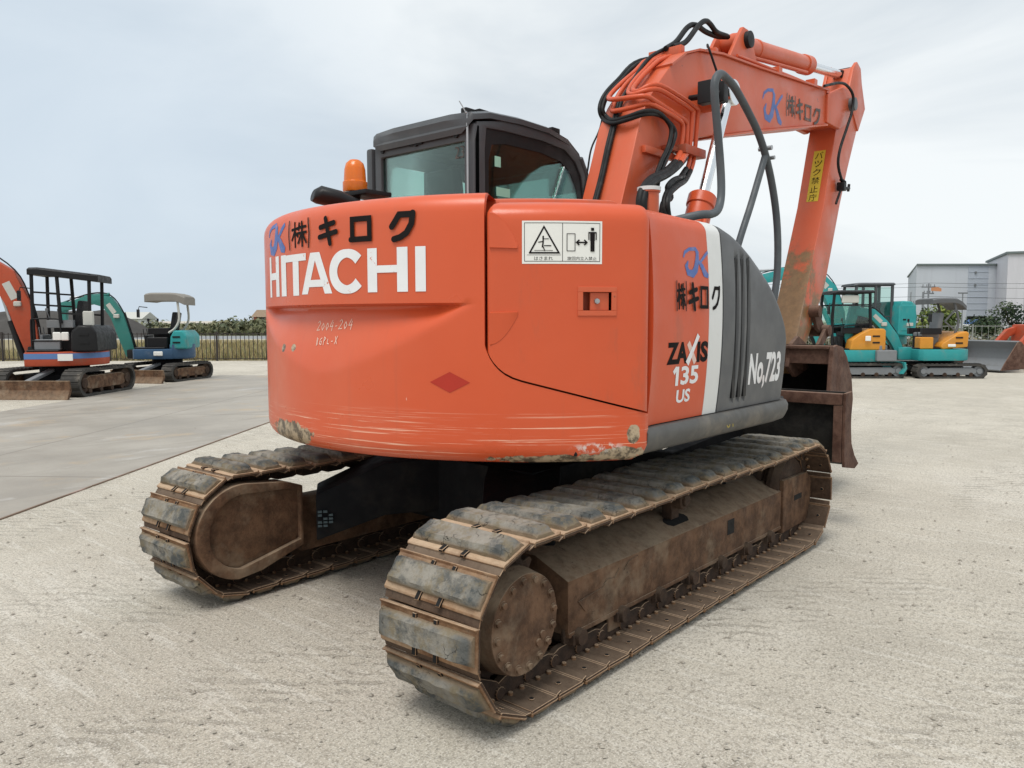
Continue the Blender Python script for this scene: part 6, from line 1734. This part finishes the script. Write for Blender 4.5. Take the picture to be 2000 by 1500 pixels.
# ---------------------------------------------------------------- poles, wires, car
def pole(label, lat, dep, h, r=.09, arms=(), lamp=False, name='utility_pole', cat='pole'):
    root = tag(empty(name, yard(lat, dep), LA), label, cat)
    mb = MB(); mb.cyl((0, 0, 0), (0, 0, h), r, r * .7, n=10); mb.build('shaft', M['grey_mid'], root)
    for z, w in arms:
        mb = MB(); mb.bb((-w / 2, -.06, z), (w / 2, .06, z + .12))
        for k in range(4): mb.cyl((lerp(-w / 2 + .1, w / 2 - .1, k / 3), 0, z + .12), (lerp(-w / 2 + .1, w / 2 - .1, k / 3), 0, z + .32), .04, n=8)
        mb.build('crossarm', M['grey_mid'], root, smooth=False)
    if lamp: mb = MB(); mb.bb((-.5, -.1, h - .05), (.5, .1, h + .12)); mb.build('lamp_head', M['grey_mid'], root, bevel=.03, seg=1)
    return root
D1 = 75.
pole('grey utility pole with two crossarms and a transformer, in front of the warehouse', (1809 - 1000) / 1534 * D1, D1, 4.9, .10, ((4.5, 1.3), (3.9, 1.0)))
pole('plain grey pole just left of the crossarm pole', (1799 - 1000) / 1534 * D1, D1, 4.1, .13)
pole('thin tall pole at the left corner of the warehouse', (1775 - 1000) / 1534 * 90, 90, 4.6, .06, ((3.3, .9),))
pole('short lamp post above the loading door, rising behind the canopy', (1876 - 1000) / 1534 * 85, 85, 4.3, .07, (), True, 'lamp_post', 'lamp post')
tag((lambda mb: (mb.prism([(0, 0), (.95, -.06), (.95, .22), (.6, .36), (0, .30)], XZ, -.03, .03), mb.build('wind_sock', plain('orange_flag', (.55, .25, .12, 1), .7)))[1])(MB()), 'small orange and grey banner hanging from the crossarm pole', 'banner').matrix_world = Matrix.Translation(yard((1812 - 1000) / 1534 * D1, D1 - .2, 4.2)) @ Matrix.Rotation(LA, 4, 'Z')
for k, (za, zb2) in enumerate(((4.95, 5.2), (4.6, 4.6), (3.7, 3.6))):
    mb = MB(); A_0, A_1, A_2 = yard(20, D1 + 6, za + .4), yard((1809 - 1000) / 1534 * D1, D1, za), yard(62, D1 - 4, zb2)
    pth = []
    for a, b in ((A_0, A_1), (A_1, A_2)):
        for t in frange(0, 1, 12): q = a.lerp(b, t); q.z -= .5 * 4 * t * (1 - t) * .5; pth.append(q)
    pth.pop(13); mb.tube(pth, .014, 5)
    tag(mb.build('power_line', M['under']), ['top power line crossing in front of the warehouse', 'middle power line crossing in front of the warehouse', 'lowest power line crossing in front of the warehouse'][k], 'cable')
CR_ = tag(empty('parked_car', yard((1904 - 1000) / 1534 * 96, 96), LA), 'small white and blue car parked in front of the loading door', 'car')
mb = MB(); mb.prism([(-1.3, .3), (-1.3, .85), (-.95, .95), (.8, .95), (1.3, .80), (1.35, .3)], XZ, -.75, .75); mb.build('body', M['white'], CR_, bevel=.06)
mb = MB(); mb.prism([(-1.2, .96), (-1.0, 1.45), (.35, 1.48), (.8, .96)], XZ, -.66, .66); mb.build('cabin', M['blue_str'], CR_, bevel=.05)
for x in (-.8, .85):
    for y in (-.68, .68): mb = MB(); mb.cyl((x, y - .09, .29), (x, y + .09, .29), .29, n=18); mb.build('wheel', M['black'], CR_)
